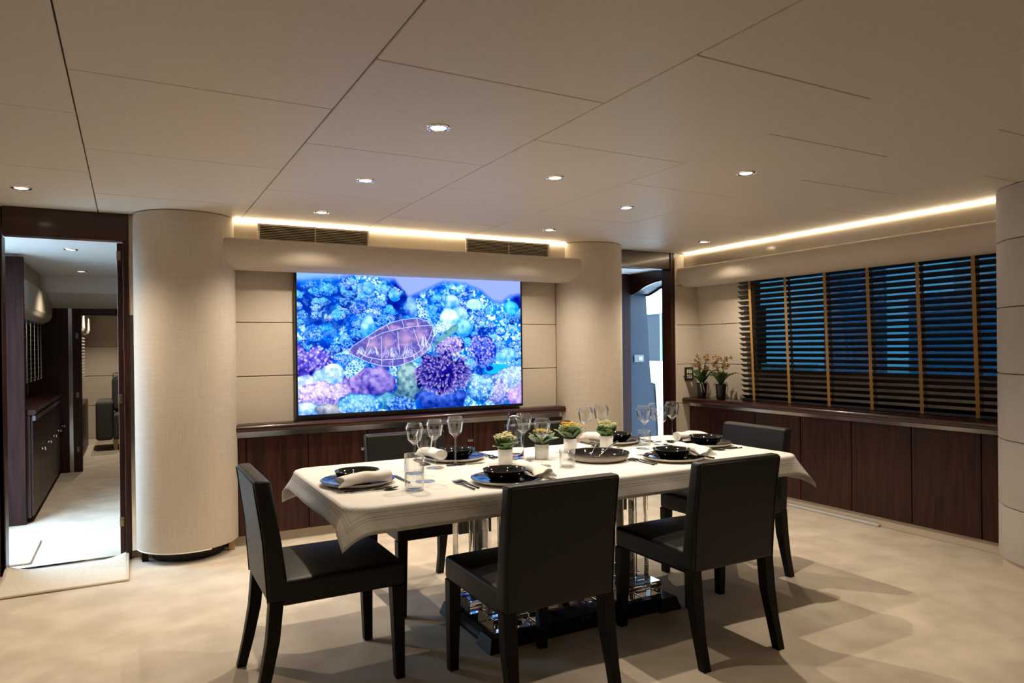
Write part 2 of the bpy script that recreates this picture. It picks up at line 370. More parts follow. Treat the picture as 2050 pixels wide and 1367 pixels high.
# ================================================================ DOWNLIGHTS
def make_downlight():
    t = thing('downlight', '', 'downlight', (0,0,0), world=False, group='recessed ceiling downlights')
    MB().lathe([(.030,-.002),(.036,-.006),(.046,-.005),(.048,0)], 32).build('trim_ring', M['chrome'], t)
    MB().lathe([(0,-.001),(.031,-.003)], 28).build('lens', M['lamp_lens'], t)
    return t
def spot(loc, W, parent, size=2.2, blend=.8, col=HALOGEN):
    ld = bpy.data.lights.new('halogen_bulb', 'SPOT'); ld.energy = W; ld.color = col; ld.spot_size = size; ld.spot_blend = blend; ld.shadow_soft_size = .014
    o = bpy.data.objects.new('halogen_bulb', ld); C.objects.link(o); o.parent = parent; o.location = (0,0,-.012)
dl0 = make_downlight()
DL = [(1.08,2.56,'over the near left chair, largest of all in view'),(1.08,3.53,'between the near left ceiling light and the left vent'),(1.08,4.47,'just in front of the left air vent'),
      (1.93,3.05,'in the middle of the ceiling over the table centre'),(2.75,2.54,'over the right end of the table'),(2.75,3.51,'over the far right chair'),
      (2.75,4.43,'just in front of the right air vent'),(4.25,4.39,'near the right doorway beside the window valance'),(-.49,4.48,'in front of the left doorway lintel')]
first = True
for x, y, d in DL:
    o = dl0 if first else dup(dl0, (0,0,0)); first = False
    o.location = (x, y, CEIL); o['label'] = 'added unseen round downlight ' + d
    spot((x,y,CEIL), DOWNLIGHT_W, o)
for x, y, d in ((1.08,-.4,'left of the two behind the viewer'),(2.75,-.4,'right of the two behind the viewer'),(-.40,.9,'beside the viewer along the left wall'),(4.0,.2,'behind the wide right column')):  # unseen dim downlights, added to lift the ambient light
    o = dup(dl0, (x,y,CEIL), label='added unseen round downlight '+d)
    for ch in list(o.children):
        if ch.type == 'LIGHT': bpy.data.objects.remove(ch)
    spot((x,y,CEIL), 11.0, o)

# ================================================================ TELEVISION
tv = thing('television', 'large flat television showing a sea turtle over a blue coral reef', 'television', (1.925, 5.04, .835))
TX0, TX1, TZ0, TZ1 = 1.019, 2.838, .838, 1.872; TYF = 5.012
MB().box(TX0, TX1, TYF+.006, 5.075, TZ0, TZ1).build('body', M['bezel'], tv, bevel=.004)
b = .013
fr = MB().box(TX0, TX1, TYF, TYF+.006, TZ1-b, TZ1).box(TX0, TX1, TYF, TYF+.006, TZ0, TZ0+b*1.7).box(TX0, TX0+b, TYF, TYF+.006, TZ0+b*1.7, TZ1-b).box(TX1-b, TX1, TYF, TYF+.006, TZ0+b*1.7, TZ1-b)
fr.build('bezel', M['bezel'], tv, bevel=.0015)

def reef(Wd=520, Hd=292):
    """Paint the reef picture that the screen shows."""
    yy, xx = np.mgrid[0:Hd, 0:Wd]; u = xx/(Wd-1); v = yy/(Hd-1)
    def noise(n, seed):
        r = np.random.default_rng(seed); g = r.random((int(n*Hd/Wd)+3, n+3)); fx = u*n; fy = v*n*Hd/Wd
        ix = fx.astype(int); iy = fy.astype(int); tx = fx-ix; ty = fy-iy; tx = tx*tx*(3-2*tx); ty = ty*ty*(3-2*ty)
        return (g[iy,ix]*(1-tx)+g[iy,ix+1]*tx)*(1-ty)+(g[iy+1,ix]*(1-tx)+g[iy+1,ix+1]*tx)*ty
    def fbm(n, seed): return sum(noise(n*2**k, seed+k)*.5**k for k in range(4))/1.875
    img = np.zeros((Hd, Wd, 3))
    n1 = fbm(9, 1); n2 = fbm(40, 9)
    dark = np.array([8,44,150.]); mid = np.array([22,110,222.]); lite = np.array([120,205,255.])
    t = np.clip((n1-.3)/.42, 0, 1)[..., None]
    img[:] = dark*(1-t)+mid*t
    img += (n2-.5)[..., None]*np.array([50,80,70.])
    def blend(mask, col): img[:] = img*(1-mask[..., None])+np.asarray(col, float)*mask[..., None]
    def soft(d, w=.01): return np.clip(.5-d/w, 0, 1)
    A = Wd/Hd
    def ell(cx, cy, rx, ry): return np.sqrt(((u-cx)/rx)**2+((v-cy)/ry)**2)
    # water at the top
    wat = np.clip(1-(v-.02)/.09-(.10 if True else 0), 0, 1)*np.clip((u-.42)/.06, 0, 1)
    wl = np.interp(u, [.40,.46,.62,.72,.80,.86,.90,.94,1.0], [.03,.16,.03,.04,.09,.17,.18,.13,.11])
    blend(soft(v-wl, .05), np.array([142,160,255]))
    blend(soft(v-np.interp(u, [0,.08,.15,.3], [.06,.03,.0,-.05]), .05), np.array([130,170,255]))
    r = np.random.default_rng(3)
    def boulder(cx, cy, rx, ry, ca, cb, lump=.0, ns=30, seed=5, dots=0, dcol=(225,240,255), ds=(.0035,.006)):
        d = ell(cx, cy, rx, ry)+(noise(ns, seed)-.5)*lump
        m = soft(d-1, .07); h = np.sqrt(np.clip(1-d*d, 0, 1))
        sh = np.clip((.15+.85*h)*(.62+.50*(cy-v)/ry)+(fbm(ns*2, seed+3)-.5)*1.3, 0, 1)[..., None]
        col = np.array(ca, float)*(1-sh)+np.array(cb, float)*sh
        img[:] = img*(1-m[..., None])+col*m[..., None]
        for _ in range(dots):
            a = r.random()*2*PI; q = math.sqrt(r.random())*.98
            px, py = cx+rx*q*math.cos(a), cy+ry*q*math.sin(a); rr = r.uniform(*ds)
            k = r.uniform(.55, 1.0)*(1-.35*max(0, math.sin(a)*q))
            spot_(px, py, rr, np.array(dcol, float)*k+np.array(ca, float)*(1-k))
    def spot_(px, py, rr, col):
        x0 = max(int((px-rr*1.5)*Wd), 0); x1 = min(int((px+rr*1.5)*Wd)+2, Wd); y0 = max(int((py-rr*1.5*A)*Hd), 0); y1 = min(int((py+rr*1.5*A)*Hd)+2, Hd)
        if x0 >= x1 or y0 >= y1: return
        d = np.sqrt((u[y0:y1,x0:x1]-px)**2+((v[y0:y1,x0:x1]-py)/A)**2)/rr
        m = np.clip(1.25-d, 0, 1)[..., None]; img[y0:y1,x0:x1] = img[y0:y1,x0:x1]*(1-m)+col*m
    # reef behind: branching coral texture with light tips and blue shade
    wlim = np.interp(u, [0,.08,.15,.30,.40,.46,.62,.72,.80,.86,.90,.94,1.0], [.09,.06,.02,.0,.05,.16,.04,.05,.10,.19,.20,.14,.12])
    reefm = soft(wlim-v, .04)
    cl = fbm(13, 201); sp1 = fbm(75, 211); sp2 = fbm(120, 221); hue = fbm(6, 231)
    tip = np.clip((sp1-.49)*7, 0, 1)*np.clip((cl-.28)*5, 0, 1)
    tip2 = np.clip((sp2-.53)*9, 0, 1)*np.clip((cl-.36)*5, 0, 1)
    body = np.clip((cl-.32)*4, 0, 1)
    bc = np.array([26,104,214.])*(1-hue[..., None])+np.array([40,160,232.])*hue[..., None]
    img[:] = img*(1-(body*reefm*.75)[..., None])+bc*(body*reefm*.75)[..., None]
    tcol = np.array([120,190,250.])*(1-hue[..., None])+np.array([190,236,252.])*hue[..., None]
    img[:] = img*(1-(tip*reefm*.85)[..., None])+tcol*(tip*reefm*.85)[..., None]
    blend(tip2*reefm*.95, (240,250,255))
    shade = np.clip((fbm(10, 241)-.52)*5, 0, 1)*reefm
    img[:] = img*(1-.62*shade[..., None])+np.array([6,38,140.])*(.62*shade[..., None])
    for k in range(170):
        cx = r.random(); cy = r.uniform(.06, .68)
        if cy < np.interp(cx, [0,.08,.15,.30,.40,.46,.62,.72,.80,.86,.90,.94,1.0], [.14,.10,.06,.04,.10,.22,.10,.10,.15,.24,.25,.20,.18]): continue
        s = r.uniform(.012, .036)
        base = [(8,50,165),(12,76,195),(22,104,210),(26,50,140)][r.integers(4)]
        top = [(50,150,235),(84,180,245),(110,200,248),(54,120,225)][r.integers(4)]
        boulder(cx, cy, s, s*A*.75, base, top, lump=1.1, ns=45, seed=20+k, dots=int(90*s/.03), dcol=[(150,215,252),(225,240,255),(196,216,255),(130,210,248)][r.integers(4)], ds=(.0018,.0034))
    # single rounded corals
    for a in [(.285,.09,.03,.055,(30,110,220),(150,205,250)),(.40,.14,.025,.05,(40,130,230),(170,220,255)),(.125,.43,.028,.035,(20,80,190),(110,180,245)),
              (.28,.375,.03,.08,(40,130,220),(180,225,255)),(.66,.19,.035,.07,(50,130,220),(190,225,255)),(.69,.28,.045,.07,(90,160,230),(228,240,255)),(.645,.33,.045,.09,(90,170,230),(225,245,255)),
              (.765,.20,.042,.045,(110,180,235),(232,244,255)),(.715,.38,.04,.07,(50,140,225),(170,225,250)),(.47,.23,.028,.09,(40,90,200),(150,195,250)),(.95,.22,.04,.05,(30,140,220),(120,220,250)),
              (.93,.60,.04,.055,(40,130,210),(200,235,245)),(.90,.62,.03,.05,(60,150,220),(210,240,250))]:
        boulder(*a, lump=.35, ns=24, seed=int(a[0]*999))
    blend(soft(ell(.88,.72,.07,.05)-1, .4), (40,170,235))
    # foreground
    boulder(.06, .63, .085, .12, (40,30,130), (120,110,220), lump=1.01, seed=301, dots=150, dcol=(215,205,255))
    boulder(.03, .78, .06, .08, (90,120,200), (225,238,255), lump=0.63, seed=302)
    boulder(.13, .74, .055, .08, (100,150,220), (232,244,255), lump=0.72, seed=303)
    boulder(.24, .80, .085, .13, (70,60,150), (190,170,222), lump=0.67, seed=304)
    boulder(.33, .79, .07, .12, (60,56,150), (170,155,215), lump=0.82, seed=305)
    boulder(.09, .86, .105, .095, (90,80,170), (225,205,235), lump=0.63, seed=306, dots=240, dcol=(250,235,250))
    boulder(.455, .83, .06, .15, (40,80,120), (160,190,190), lump=0.67, seed=307)
    boulder(.60, .93, .11, .09, (22,50,140), (90,120,210), lump=0.53, seed=308)
    boulder(.03, .97, .06, .06, (70,120,200), (210,235,255), lump=0.63, seed=309)
    boulder(.12, .97, .06, .05, (90,100,130), (190,190,200), lump=0.63, seed=310)
    boulder(.345, .93, .06, .06, (40,110,160), (140,200,210), lump=0.53, seed=311)
    boulder(.24, .95, .085, .08, (30,90,180), (120,190,240), lump=0.72, seed=312, dots=200, dcol=(190,225,250))
    boulder(.42, .96, .065, .06, (20,60,150), (70,120,210), lump=0.72, seed=313, dots=110, dcol=(150,200,255))
    boulder(.94, .84, .10, .14, (50,90,170), (190,215,245), lump=0.63, seed=314, dots=170, dcol=(235,240,255))
    boulder(.86, .90, .08, .09, (60,80,160), (190,190,235), lump=0.72, seed=315, dots=120, dcol=(235,225,250))
    boulder(.80, .86, .06, .10, (30,90,170), (150,200,235), lump=0.82, seed=316, dots=110, dcol=(220,240,250))
    boulder(.80, .57, .07, .13, (20,40,150), (90,110,215), lump=1.01, seed=317, dots=170, dcol=(205,200,255))
    boulder(.645, .52, .07, .07, (40,40,130), (150,140,215), lump=0.82, seed=318, dots=140, dcol=(235,215,250))
    boulder(.98, .93, .04, .09, (130,110,200), (235,215,245), lump=0.82, seed=319)
    # turtle; helper turns picture coordinates (x, y in the 2028-wide study) into u, v
    def q(x, y):
        uu = (x-20)/1975; tp = 38+uu*65; bt = 1308-uu*115; return (uu, (y-tp)/(bt-tp))
    def poly(pts):
        P = [q(*p) for p in pts]; ins = np.zeros((Hd, Wd), bool); j = len(P)-1
        for i in range(len(P)):
            xi, yi = P[i]; xj, yj = P[j]
            c = ((yi > v) != (yj > v)) & (u < (xj-xi)*(v-yi)/(yj-yi+1e-9)+xi); ins ^= c; j = i
        m = ins.astype(float)
        m[1:-1,1:-1] = (m[1:-1,1:-1]*2+m[:-2,1:-1]+m[2:,1:-1]+m[1:-1,:-2]+m[1:-1,2:])/6
        return m
    def line(pts, wd, col, al=1):
        P = [q(*p) for p in pts]
        D = np.full((Hd, Wd), 9.)
        for (x0, y0), (x1, y1) in zip(P[:-1], P[1:]):
            dx, dy = x1-x0, (y1-y0)/A; L2 = dx*dx+dy*dy+1e-12
            tt = np.clip(((u-x0)*dx+((v-y0)/A)*dy)/L2, 0, 1)
            D = np.minimum(D, np.hypot(u-x0-tt*dx, (v-y0)/A-tt*dy))
        blend(np.clip(1.3-D/wd, 0, 1)*al, col)
    cells = None
    def net(mask, ca, cb, n, seed):
        rr = np.random.default_rng(seed); P = rr.random((n, 2)); ys, xs = np.where(mask > .3)
        if len(xs) == 0: return
        P[:,0] = xs.min()/Wd+P[:,0]*(xs.max()-xs.min())/Wd; P[:,1] = ys.min()/Hd+P[:,1]*(ys.max()-ys.min())/Hd
        d1 = np.full((Hd,Wd), 9.); d2 = np.full((Hd,Wd), 9.)
        for px, py in P:
            d = np.hypot(u-px, (v-py)/A); d2 = np.where(d < d1, d1, np.minimum(d2, d)); d1 = np.minimum(d1, d)
        e = np.clip((d2-d1)/.004, 0, 1)[..., None]; col = np.array(cb, float)*(1-e)+np.array(ca, float)*e
        img[:] = img*(1-mask[..., None])+col*mask[..., None]
    net(poly([(975,250),(1000,330),(1015,435),(1120,450),(1095,380),(1050,310),(1010,260)]), (60,120,190), (215,240,250), 60, 41)
    net(poly([(372,930),(400,870),(460,800),(565,835),(540,890),(500,925),(410,985)]), (50,130,190), (222,246,246), 70, 42)
    net(poly([(1140,520),(1180,480),(1250,475),(1330,490),(1345,530),(1260,540),(1190,570),(1150,600)]), (120,170,200), (225,242,240), 60, 43)
    fl_ = poly([(1130,700),(1180,610),(1250,560),(1330,500),(1375,488),(1385,520),(1350,560),(1240,630),(1170,680)])
    blend(fl_, (104,160,172)); blend(fl_*np.clip((fbm(60,77)-.5)*4, 0, 1), (70,120,140))
    net(poly([(300,770),(380,735),(470,690),(490,740),(420,765)]), (50,120,190), (200,235,250), 40, 44)
    shell = [(412,748),(452,690),(520,640),(600,585),(680,530),(770,480),(870,450),(1000,435),(1085,460),(1140,510),(1152,585),(1115,690),(1045,765),(940,828),(810,870),(690,866),(580,835),(520,806),(456,772)]
    sm = poly(shell); blend(sm, (96,92,164))
    streak = fbm(70, 61)
    blend(sm*np.clip((streak-.5)*3.2, 0, .7), (176,150,205))
    for cx, cy, rx, ry in ((620,670,55,60),(740,660,60,80),(900,620,70,90),(1030,590,55,75),(800,520,60,25),(950,490,60,22)):
        cu, cv = q(cx, cy); blend(sm*np.clip(1.2-ell(cu, cv, rx/1975, ry/1230), 0, 1)*.85, (178,150,188))
    # pale bursts at the lower edge of each large plate
    rr = np.random.default_rng(9)
    for (x0, x1, yb, yt) in ((560,680,770,690),(690,840,800,680),(850,1020,790,650),(1000,1110,700,580),(480,560,770,700)):
        for k in range(20):
            xb = rr.uniform(x0, x1); line([(xb, yb-rr.uniform(0,20)), (xb+(x0+x1-2*xb)*.25, yb-rr.uniform(30, yb-yt))], .0010, (206,220,250), .75)
    W1 = (222,240,255)
    line(shell+[shell[0]], .0013, W1, .8)
    line([(488,728),(560,785),(690,812),(845,800),(955,778),(1040,720),(1105,625),(1138,540)], .0014, W1, .85)
    for l in ([(590,630),(548,770)],[(690,600),(688,812)],[(828,560),(848,800)],[(965,530),(1032,722)],[(600,625),(700,570),(830,535),(965,510),(1120,500)],[(740,500),(760,545)],[(870,455),(885,520)],[(1000,440),(1010,500)]):
        line(l, .0013, W1, .8)
    for l in ([(540,770),(520,800)],[(610,800),(595,830)],[(690,812),(688,865)],[(785,806),(785,868)],[(880,795),(885,850)],[(970,772),(975,812)],[(1040,722),(1050,760)],[(1090,655),(1120,680)],[(1120,590),(1150,600)]):
        line(l, .0013, W1, .8)
    # dark violet finger coral in front
    boulder(.615, .735, .115, .145, (14,18,96), (58,50,150), lump=.6, seed=330)
    rr = np.random.default_rng(12)
    for k in range(340):
        a = rr.random()*2*PI; d = math.sqrt(rr.random()); px = .615+.12*d*math.cos(a); py = .73+.15*d*math.sin(a)
        dx = (px-.615)*.10; dy = (py-.74)*.10+.004
        for s in range(4):
            spot_(px+dx*s*.5, py+dy*s*.5, .0042, np.array([62,54,150])*(1-s/3)+np.array([196,182,236])*(s/3)*rr.uniform(.6,1))
    img[:] = np.clip(img, 0, 255)
    g = img/255.; g = .5+(g-.5)*1.28+.015
    return np.clip(g, 0, 1)
g = reef(); Hd, Wd = g.shape[:2]
x0, x1, z0, z1 = TX0+b, TX1-b, TZ0+b*1.7, TZ1-b
xs = np.linspace(x0, x1, Wd)-1.925; zs = np.linspace(z1, z0, Hd)-.835
vv = np.zeros((Hd*Wd, 3), np.float32); vv[:,0] = np.tile(xs, Hd); vv[:,1] = TYF+.003-5.04; vv[:,2] = np.repeat(zs, Wd)
idx = np.arange(Hd*Wd).reshape(Hd, Wd)
quads = np.stack([idx[:-1,:-1], idx[1:,:-1], idx[1:,1:], idx[:-1,1:]], -1).reshape(-1, 4)
me = bpy.data.meshes.new('screen'); me.vertices.add(len(vv)); me.vertices.foreach_set('co', vv.ravel())
me.loops.add(quads.size); me.loops.foreach_set('vertex_index', quads.ravel().astype(np.int32))
me.polygons.add(len(quads)); me.polygons.foreach_set('loop_start', np.arange(0, quads.size, 4, dtype=np.int32))
me.update(calc_edges=True)
ca = me.color_attributes.new('picture', 'FLOAT_COLOR', 'POINT')
lg = np.where(g <= .04045, g/12.92, ((g+.055)/1.055)**2.4); rgba = np.ones((Hd*Wd, 4), np.float32); rgba[:,:3] = lg.reshape(-1, 3)
ca.data.foreach_set('color', rgba.ravel())
ms = bpy.data.materials.new('screen_picture'); ms.use_nodes = True; nt = ms.node_tree; nt.nodes.clear()
at_ = N(nt, 'ShaderNodeAttribute', attribute_name='picture'); em = N(nt, 'ShaderNodeEmission'); em.inputs[1].default_value = SCREEN_STRENGTH
out = N(nt, 'ShaderNodeOutputMaterial'); nt.links.new(at_.outputs['Color'], em.inputs[0]); nt.links.new(em.outputs[0], out.inputs[0])
me.materials.append(ms); so = bpy.data.objects.new('screen', me); C.objects.link(so); so.parent = tv
so['label'] = 'bright screen picture of a sea turtle gliding over blue and violet coral'

# ================================================================ CABINETS AND LEDGES
def rail_profile(front, z0, z1, back, rnd=.02):
    p = [(back, z0), (front+.012, z0)]
    for k in range(7):
        a = PI/2*k/6; p.append((front+rnd*(1-math.sin(a))*0+ (rnd*(1-math.sin(a))), z0+.012+rnd*(1-math.cos(a))*0 + (z1-z0-.012-rnd)*(k/6 if k < 1 else 1)*(0 if k == 0 else 1) + 0))
    return p
def bull(front, z0, z1, back):
    r = (z1-z0)/2; p = [(back, z0)]
    for k in range(9):
        a = -PI/2+PI*k/8; p.append((front+r-r*math.cos(a), z0+r+r*math.sin(a)))
    p.append((back, z1)); return p
# TV side
seams = [.63,.684,1.095,1.522,1.95,2.375,2.807,3.22]
cb = thing('low_cabinet', 'low dark mahogany cabinet run under the television', 'cabinet', (1.92, 5.04, 0))
MB().box(.58, 3.25, 5.02, 5.10, .07, .73).build('carcass', M['wood'], cb)
for a, c in zip(seams[:-1], seams[1:]):
    MB().box(a+.0035, c-.0035, 5.0, 5.02, .07, .728).build('door', M['wood'], cb, bevel=.002)
for x in (1.505, 2.358):
    MB().box(x-.035, x+.012, 4.988, 5.0, .585, .603).build('pull', M['chrome'], cb, bevel=.002)
MB().box(.58, 3.25, 5.055, 5.10, 0, .07).build('toe_kick', M['cream'], cb)
lg1 = thing('ledge', 'dark glossy mahogany ledge with chrome strip under the television', 'shelf', (1.92, 5.0, .73))
MB().prism(bull(4.945, .770, .820, 5.11), 0, .60, 3.213, smooth=True).build('nosing', M['wood_h'], lg1)
MB().box(.60, 3.20, 4.992, 5.05, .731, .770).build('chrome_strip', M['steel'], lg1)
# window side
ys_ = [2.30,2.453,2.903,3.358,3.808,4.267,4.60,5.07]
cb2 = thing('low_cabinet', 'low dark mahogany cabinet run below the window blinds', 'cabinet', (4.75, 3.5, 0))
MB().box(4.72, 4.87, 2.30, 5.07, .075, .745).build('carcass', M['wood'], cb2)
for a, c in zip(ys_[:-1], ys_[1:]):
    MB().box(4.70, 4.72, a+.0035, c-.0035, .075, .745).build('door', M['wood'], cb2, bevel=.002)
MB().box(4.735, 4.87, 2.30, 5.07, 0, .075).build('toe_kick', M['cream'], cb2)
lg2 = thing('ledge', 'dark glossy mahogany window ledge with chrome strip below the blinds', 'shelf', (4.7, 3.5, .745))
MB().prism(bull(4.615, .777, .825, 4.88), 1, 2.30, 5.075, smooth=True).build('nosing', M['wood_h'], lg2)
MB().box(4.675, 4.80, 2.30, 5.06, .747, .777).build('chrome_strip', M['steel'], lg2)
for v in (lg1, lg2):
    for ch in v.children:
        if ch.name.startswith('nosing'): md = ch.modifiers.new('es', 'EDGE_SPLIT'); md.split_angle = .7
struct(MB().box(4.728, 4.735, 2.2, 5.07, .0, .07).build('baseboard_right', M['cream'], bevel=.002))
struct(MB().box(4.700, 4.727, 3.15, 5.0, .0, .022).build('trim_3', M['switch_grey'], bevel=.008))

# ================================================================ VENETIAN BLIND
bl = thing('venetian_blind', 'dark wooden venetian blind with ochre tapes on the side window', 'blind', (4.77, 3.46, .83))
def xb(z): return 4.765 + (1.88-z)*.045
NS = 23; BZ0, BZ1 = .862, 1.872; BY0, BY1 = 2.22, 4.50
sl = MB(); dx, dz = .0215, .0135
sl.hexa([(-dx,BY0-3.46,dz-.0014),(-dx,BY1-3.46,dz-.0014),(dx,BY1-3.46,-dz-.0014),(dx,BY0-3.46,-dz-.0014),(-dx,BY0-3.46,dz+.0014),(-dx,BY1-3.46,dz+.0014),(dx,BY1-3.46,-dz+.0014),(dx,BY0-3.46,-dz+.0014)])
s0 = None
for k in range(NS):
    z = BZ1-(BZ1-BZ0)*k/(NS-1)
    if s0 is None: s = s0 = sl.build('slat', M['slat']); s.parent = bl
    else: s = s0.copy(); C.objects.link(s)
    s.location = (xb(z)-4.77, 0, z-.83)
zb = .838
MB().box(xb(zb)-.024, xb(zb)+.024, BY0, BY1, .827, .848).build('bottom_rail', M['slat'], bl, bevel=.003)
for y in (4.356,3.981,3.608,3.248,2.878,2.516):
    tp = MB()
    for off in (-.0255, .0245):
        z0_, z1_ = .83, 1.90
        tp.hexa([(xb(z0_)+off,y-.0125,z0_),(xb(z0_)+off+.001,y-.0125,z0_),(xb(z0_)+off+.001,y+.0125,z0_),(xb(z0_)+off,y+.0125,z0_),
                 (xb(z1_)+off,y-.0125,z1_),(xb(z1_)+off+.001,y-.0125,z1_),(xb(z1_)+off+.001,y+.0125,z1_),(xb(z1_)+off,y+.0125,z1_)])
    tp.build('ladder_tape', M['tape'], bl)
MB().box(4.74, 4.80, BY0, BY1, 1.89, 1.93).build('head_rail', M['slat'], bl)

# ================================================================ SWITCH PLATES
sw = thing('switch_plate', 'black framed plate of six switches on the fabric wall beside the orchids', 'switch', (4.707, 5.08, .98))
MB().box(4.651, 4.757, 5.070, 5.079, .982, 1.111).build('frame', M['black_plastic'], sw, bevel=.003)
for i in range(3):
    for j in range(2):
        x = 4.672+i*.0235; z = 1.004+j*.048
        MB().box(x, x+.017, 5.066, 5.071, z, z+.036).build('rocker', M['stoneware'], sw, bevel=.002)
sw2 = thing('switch_plate', 'pale switch plate on the blue lobby bulkhead', 'switch', (4.84, 5.995, 1.14))
MB().box(4.774, 4.905, 5.988, 5.999, 1.145, 1.222).build('frame', M['switch_dim'], sw2, bevel=.003)
for i in range(2): MB().box(4.838+i*.026, 4.856+i*.026, 5.984, 5.989, 1.163, 1.203).build('rocker', M['stoneware'], sw2, bevel=.002)

# ================================================================ STARBOARD LOBBY AND OUTSIDE
lb = struct(MB().box(3.5, 4.74, 6.0, 6.1, 0, 2.2).build('wall_lobby', M['matte_wood']))
# bulkhead return with raked outer edge
oe = [(4.74,0),(5.115,0),(5.10,.40),(5.075,.78),(5.07,.905),(5.015,.915),(4.995,1.10),(4.975,1.50),(4.95,1.895),(4.74,1.89)]
struct(MB().prism(oe, 1, 6.0, 6.05).build('wall_return', M['blue_wall']))
struct(MB().tube([(5.112,5.995,.0),(5.098,5.995,.40),(5.073,5.995,.80),(5.068,5.995,.905),(5.02,5.995,.918)], .008, 6).build('trim_4', M['chrome']))
arch = [(6.05,2.2),(6.05,1.868),(5.95,1.872),(5.86,1.90),(5.767,1.935),(5.68,1.955),(5.607,1.968),(5.454,1.983),(5.30,1.992),(5.16,1.995),(5.16,2.2)]
hd = sthing('door_3', (4.8, 5.6, 0))
MB().prism(arch, 0, 4.74, 4.76).build('arched_header', M['wood_h'], hd)
arch2 = [(6.05,2.2),(6.05,1.878),(5.95,1.882),(5.86,1.91),(5.767,1.945),(5.68,1.965),(5.607,1.978),(5.454,1.993),(5.30,2.002),(5.16,2.005),(5.16,2.2)]
MB().prism(arch2, 0, 4.76, 4.97).build('soffit', M['blue_wall'], hd)
MB().prism([(p[0], p[1]-.02) for p in arch2], 0, 4.955, 4.97).build('outer_frame', M['wood'], hd)
struct(MB().box(3.4, 4.74, 5.15, 6.05, 2.09, 2.2).build('ceiling_lobby', M['lobby_ceil']))
struct(MB().box(3.4, 3.5, 5.15, 6.1, 0, 2.2).build('wall_lobby_inner', M['wood']))
struct(MB().box(3.8, 3.9, 5.10, 5.2, 0, 2.2).build('wall_lobby_front', M['cream']))
# outside: side deck bulwark, glazed screen and a moored neighbour
dk = thing('side_deck', 'white outside side deck seen through the right doorway', 'deck', (6.2, 7.0, -.1))
MB().box(5.12, 9.5, 3.5, 12, -.14, -.02).build('deck_floor', M['white_gel'], dk)
bw = thing('bulwark', 'white bulwark with cap rail outside the right doorway', 'bulwark', (7.05, 7.5, 0))
MB().box(7.0, 7.1, 5.5, 11.0, -.02, 1.03).build('panel', M['white_gel'], bw, bevel=.01)
MB().box(6.94, 7.14, 5.5, 11.0, 1.03, 1.085).build('cap_rail', M['white_gel'], bw, bevel=.01)
gs = thing('glass_screen', 'pale blue frosted screen above the white bulwark outside', 'glass screen', (7.05, 7.9, 1.085))
for a, c in ((6.2,7.24),(7.28,8.15),(8.20,9.1),(9.14,10.2)):
    MB().box(7.03, 7.04, a, c, 1.085, 1.80).build('glass_pane', M['pane'], gs)
for y in (7.26, 8.175, 9.12): MB().box(7.02, 7.05, y-.014, y+.014, 1.085, 1.81).build('mullion', M['hull_blue'], gs)
MB().box(7.02, 7.05, 6.2, 10.2, 1.80, 1.815).build('top_rail', M['hull_blue'], gs)
tag(MB().box(-60, -1.06, -60, 60, -1.3, -1.0).build('sea_water', M['water']), 'dark harbour water outside the left side door', 'water')
tag(MB().box(5.13, 60, -60, 60, -1.3, -1.0).build('sea_water', M['water']), 'dark harbour water outside the right windows', 'water')
dp = thing('side_deck', 'white outside side deck beyond the left side door', 'deck', (-2.0, 6.0, -.1))
MB().box(-2.6, -1.06, 3.5, 9.0, -.14, -.02).build('deck_floor', M['white_gel'], dp)
nb = thing('moored_boat', 'hazy blue neighbouring boat side beyond the tinted window', 'boat', (10, 5, -.5))
MB().box(9.8, 10.6, -4.0, 6.1, -.5, 2.0).build('hull', M['hull_blue'], nb, bevel=.05)
MB().box(10.0, 10.6, -2.0, 5.6, 2.0, 2.7).build('deckhouse', M['white_gel'], nb, bevel=.08)
MB().box(9.8, 10.6, 6.9, 7.5, -.5, 3.0).build('funnel', M['hull_blue'], nb, bevel=.05)

# ================================================================ PORT LOBBY, CORRIDOR AND FAR CABIN
struct(MB().box(-1.05, -.95, 6.35, 6.75, 0, 2.25).box(-1.05, -.95, 8.6, 13.2, 0, 2.25).box(-1.05,-.95,6.75,8.6,0,1.12).box(-1.05,-.95,6.75,8.6,1.60,2.25).build('wall_port', M['cream']))
struct(MB().box(-1.05, -.95, 5.15, 6.35, 1.98, 2.25).build('wall_port_header', M['cream']))
struct(MB().box(.35, .45, 5.15, 13.2, 0, 2.25).build('wall_corridor', M['wood']))
struct(MB().box(.0, .40, 5.15, 5.2, 0, 2.2).build('wall_lobby_port', M['wood']))
cc = struct(MB().box(-1.0, .40, 5.15, 8.25, 2.08, 2.2).build('ceiling_corridor', M['lobby_ceil']))
struct(MB().prism([(8.25,1.915),(9.07,1.80),(9.07,2.2),(8.25,2.2)], 0, -1.0, .40).build('ceiling_step', M['lobby_ceil']))
struct(MB().box(-1.0, .45, 9.15, 13.2, 1.95, 2.2).build('ceiling_cabin', M['lobby_ceil']))
tag(MB().box(-.95, -.705, 6.50, 6.54, 0, 2.055).build('closet_panel', M['matte_wood'], bevel=.003), 'tall dark mahogany closet panel on the left inside the corridor', 'panel')
d4 = sthing('door_4', (-.3, 9.1, 0))
MB().box(-.66, -.585, 9.07, 9.15, 0, 1.80).build('side_panel', M['wood'], d4)
MB().box(-.583, -.548, 9.065, 9.15, 0, 1.80).build('chrome_strip', M['steel'], d4)
MB().box(-.545, -.463, 9.06, 9.15, 0, 1.80).build('door_jamb', M['wood'], d4, bevel=.004)
MB().box(-.463, .40, 9.06, 9.15, 1.722, 1.80).build('lintel', M['wood_h'], d4, bevel=.004)
MB().box(-1.0, -.66, 9.07, 9.15, 0, 2.2).build('wall_panel', M['wood'], d4)
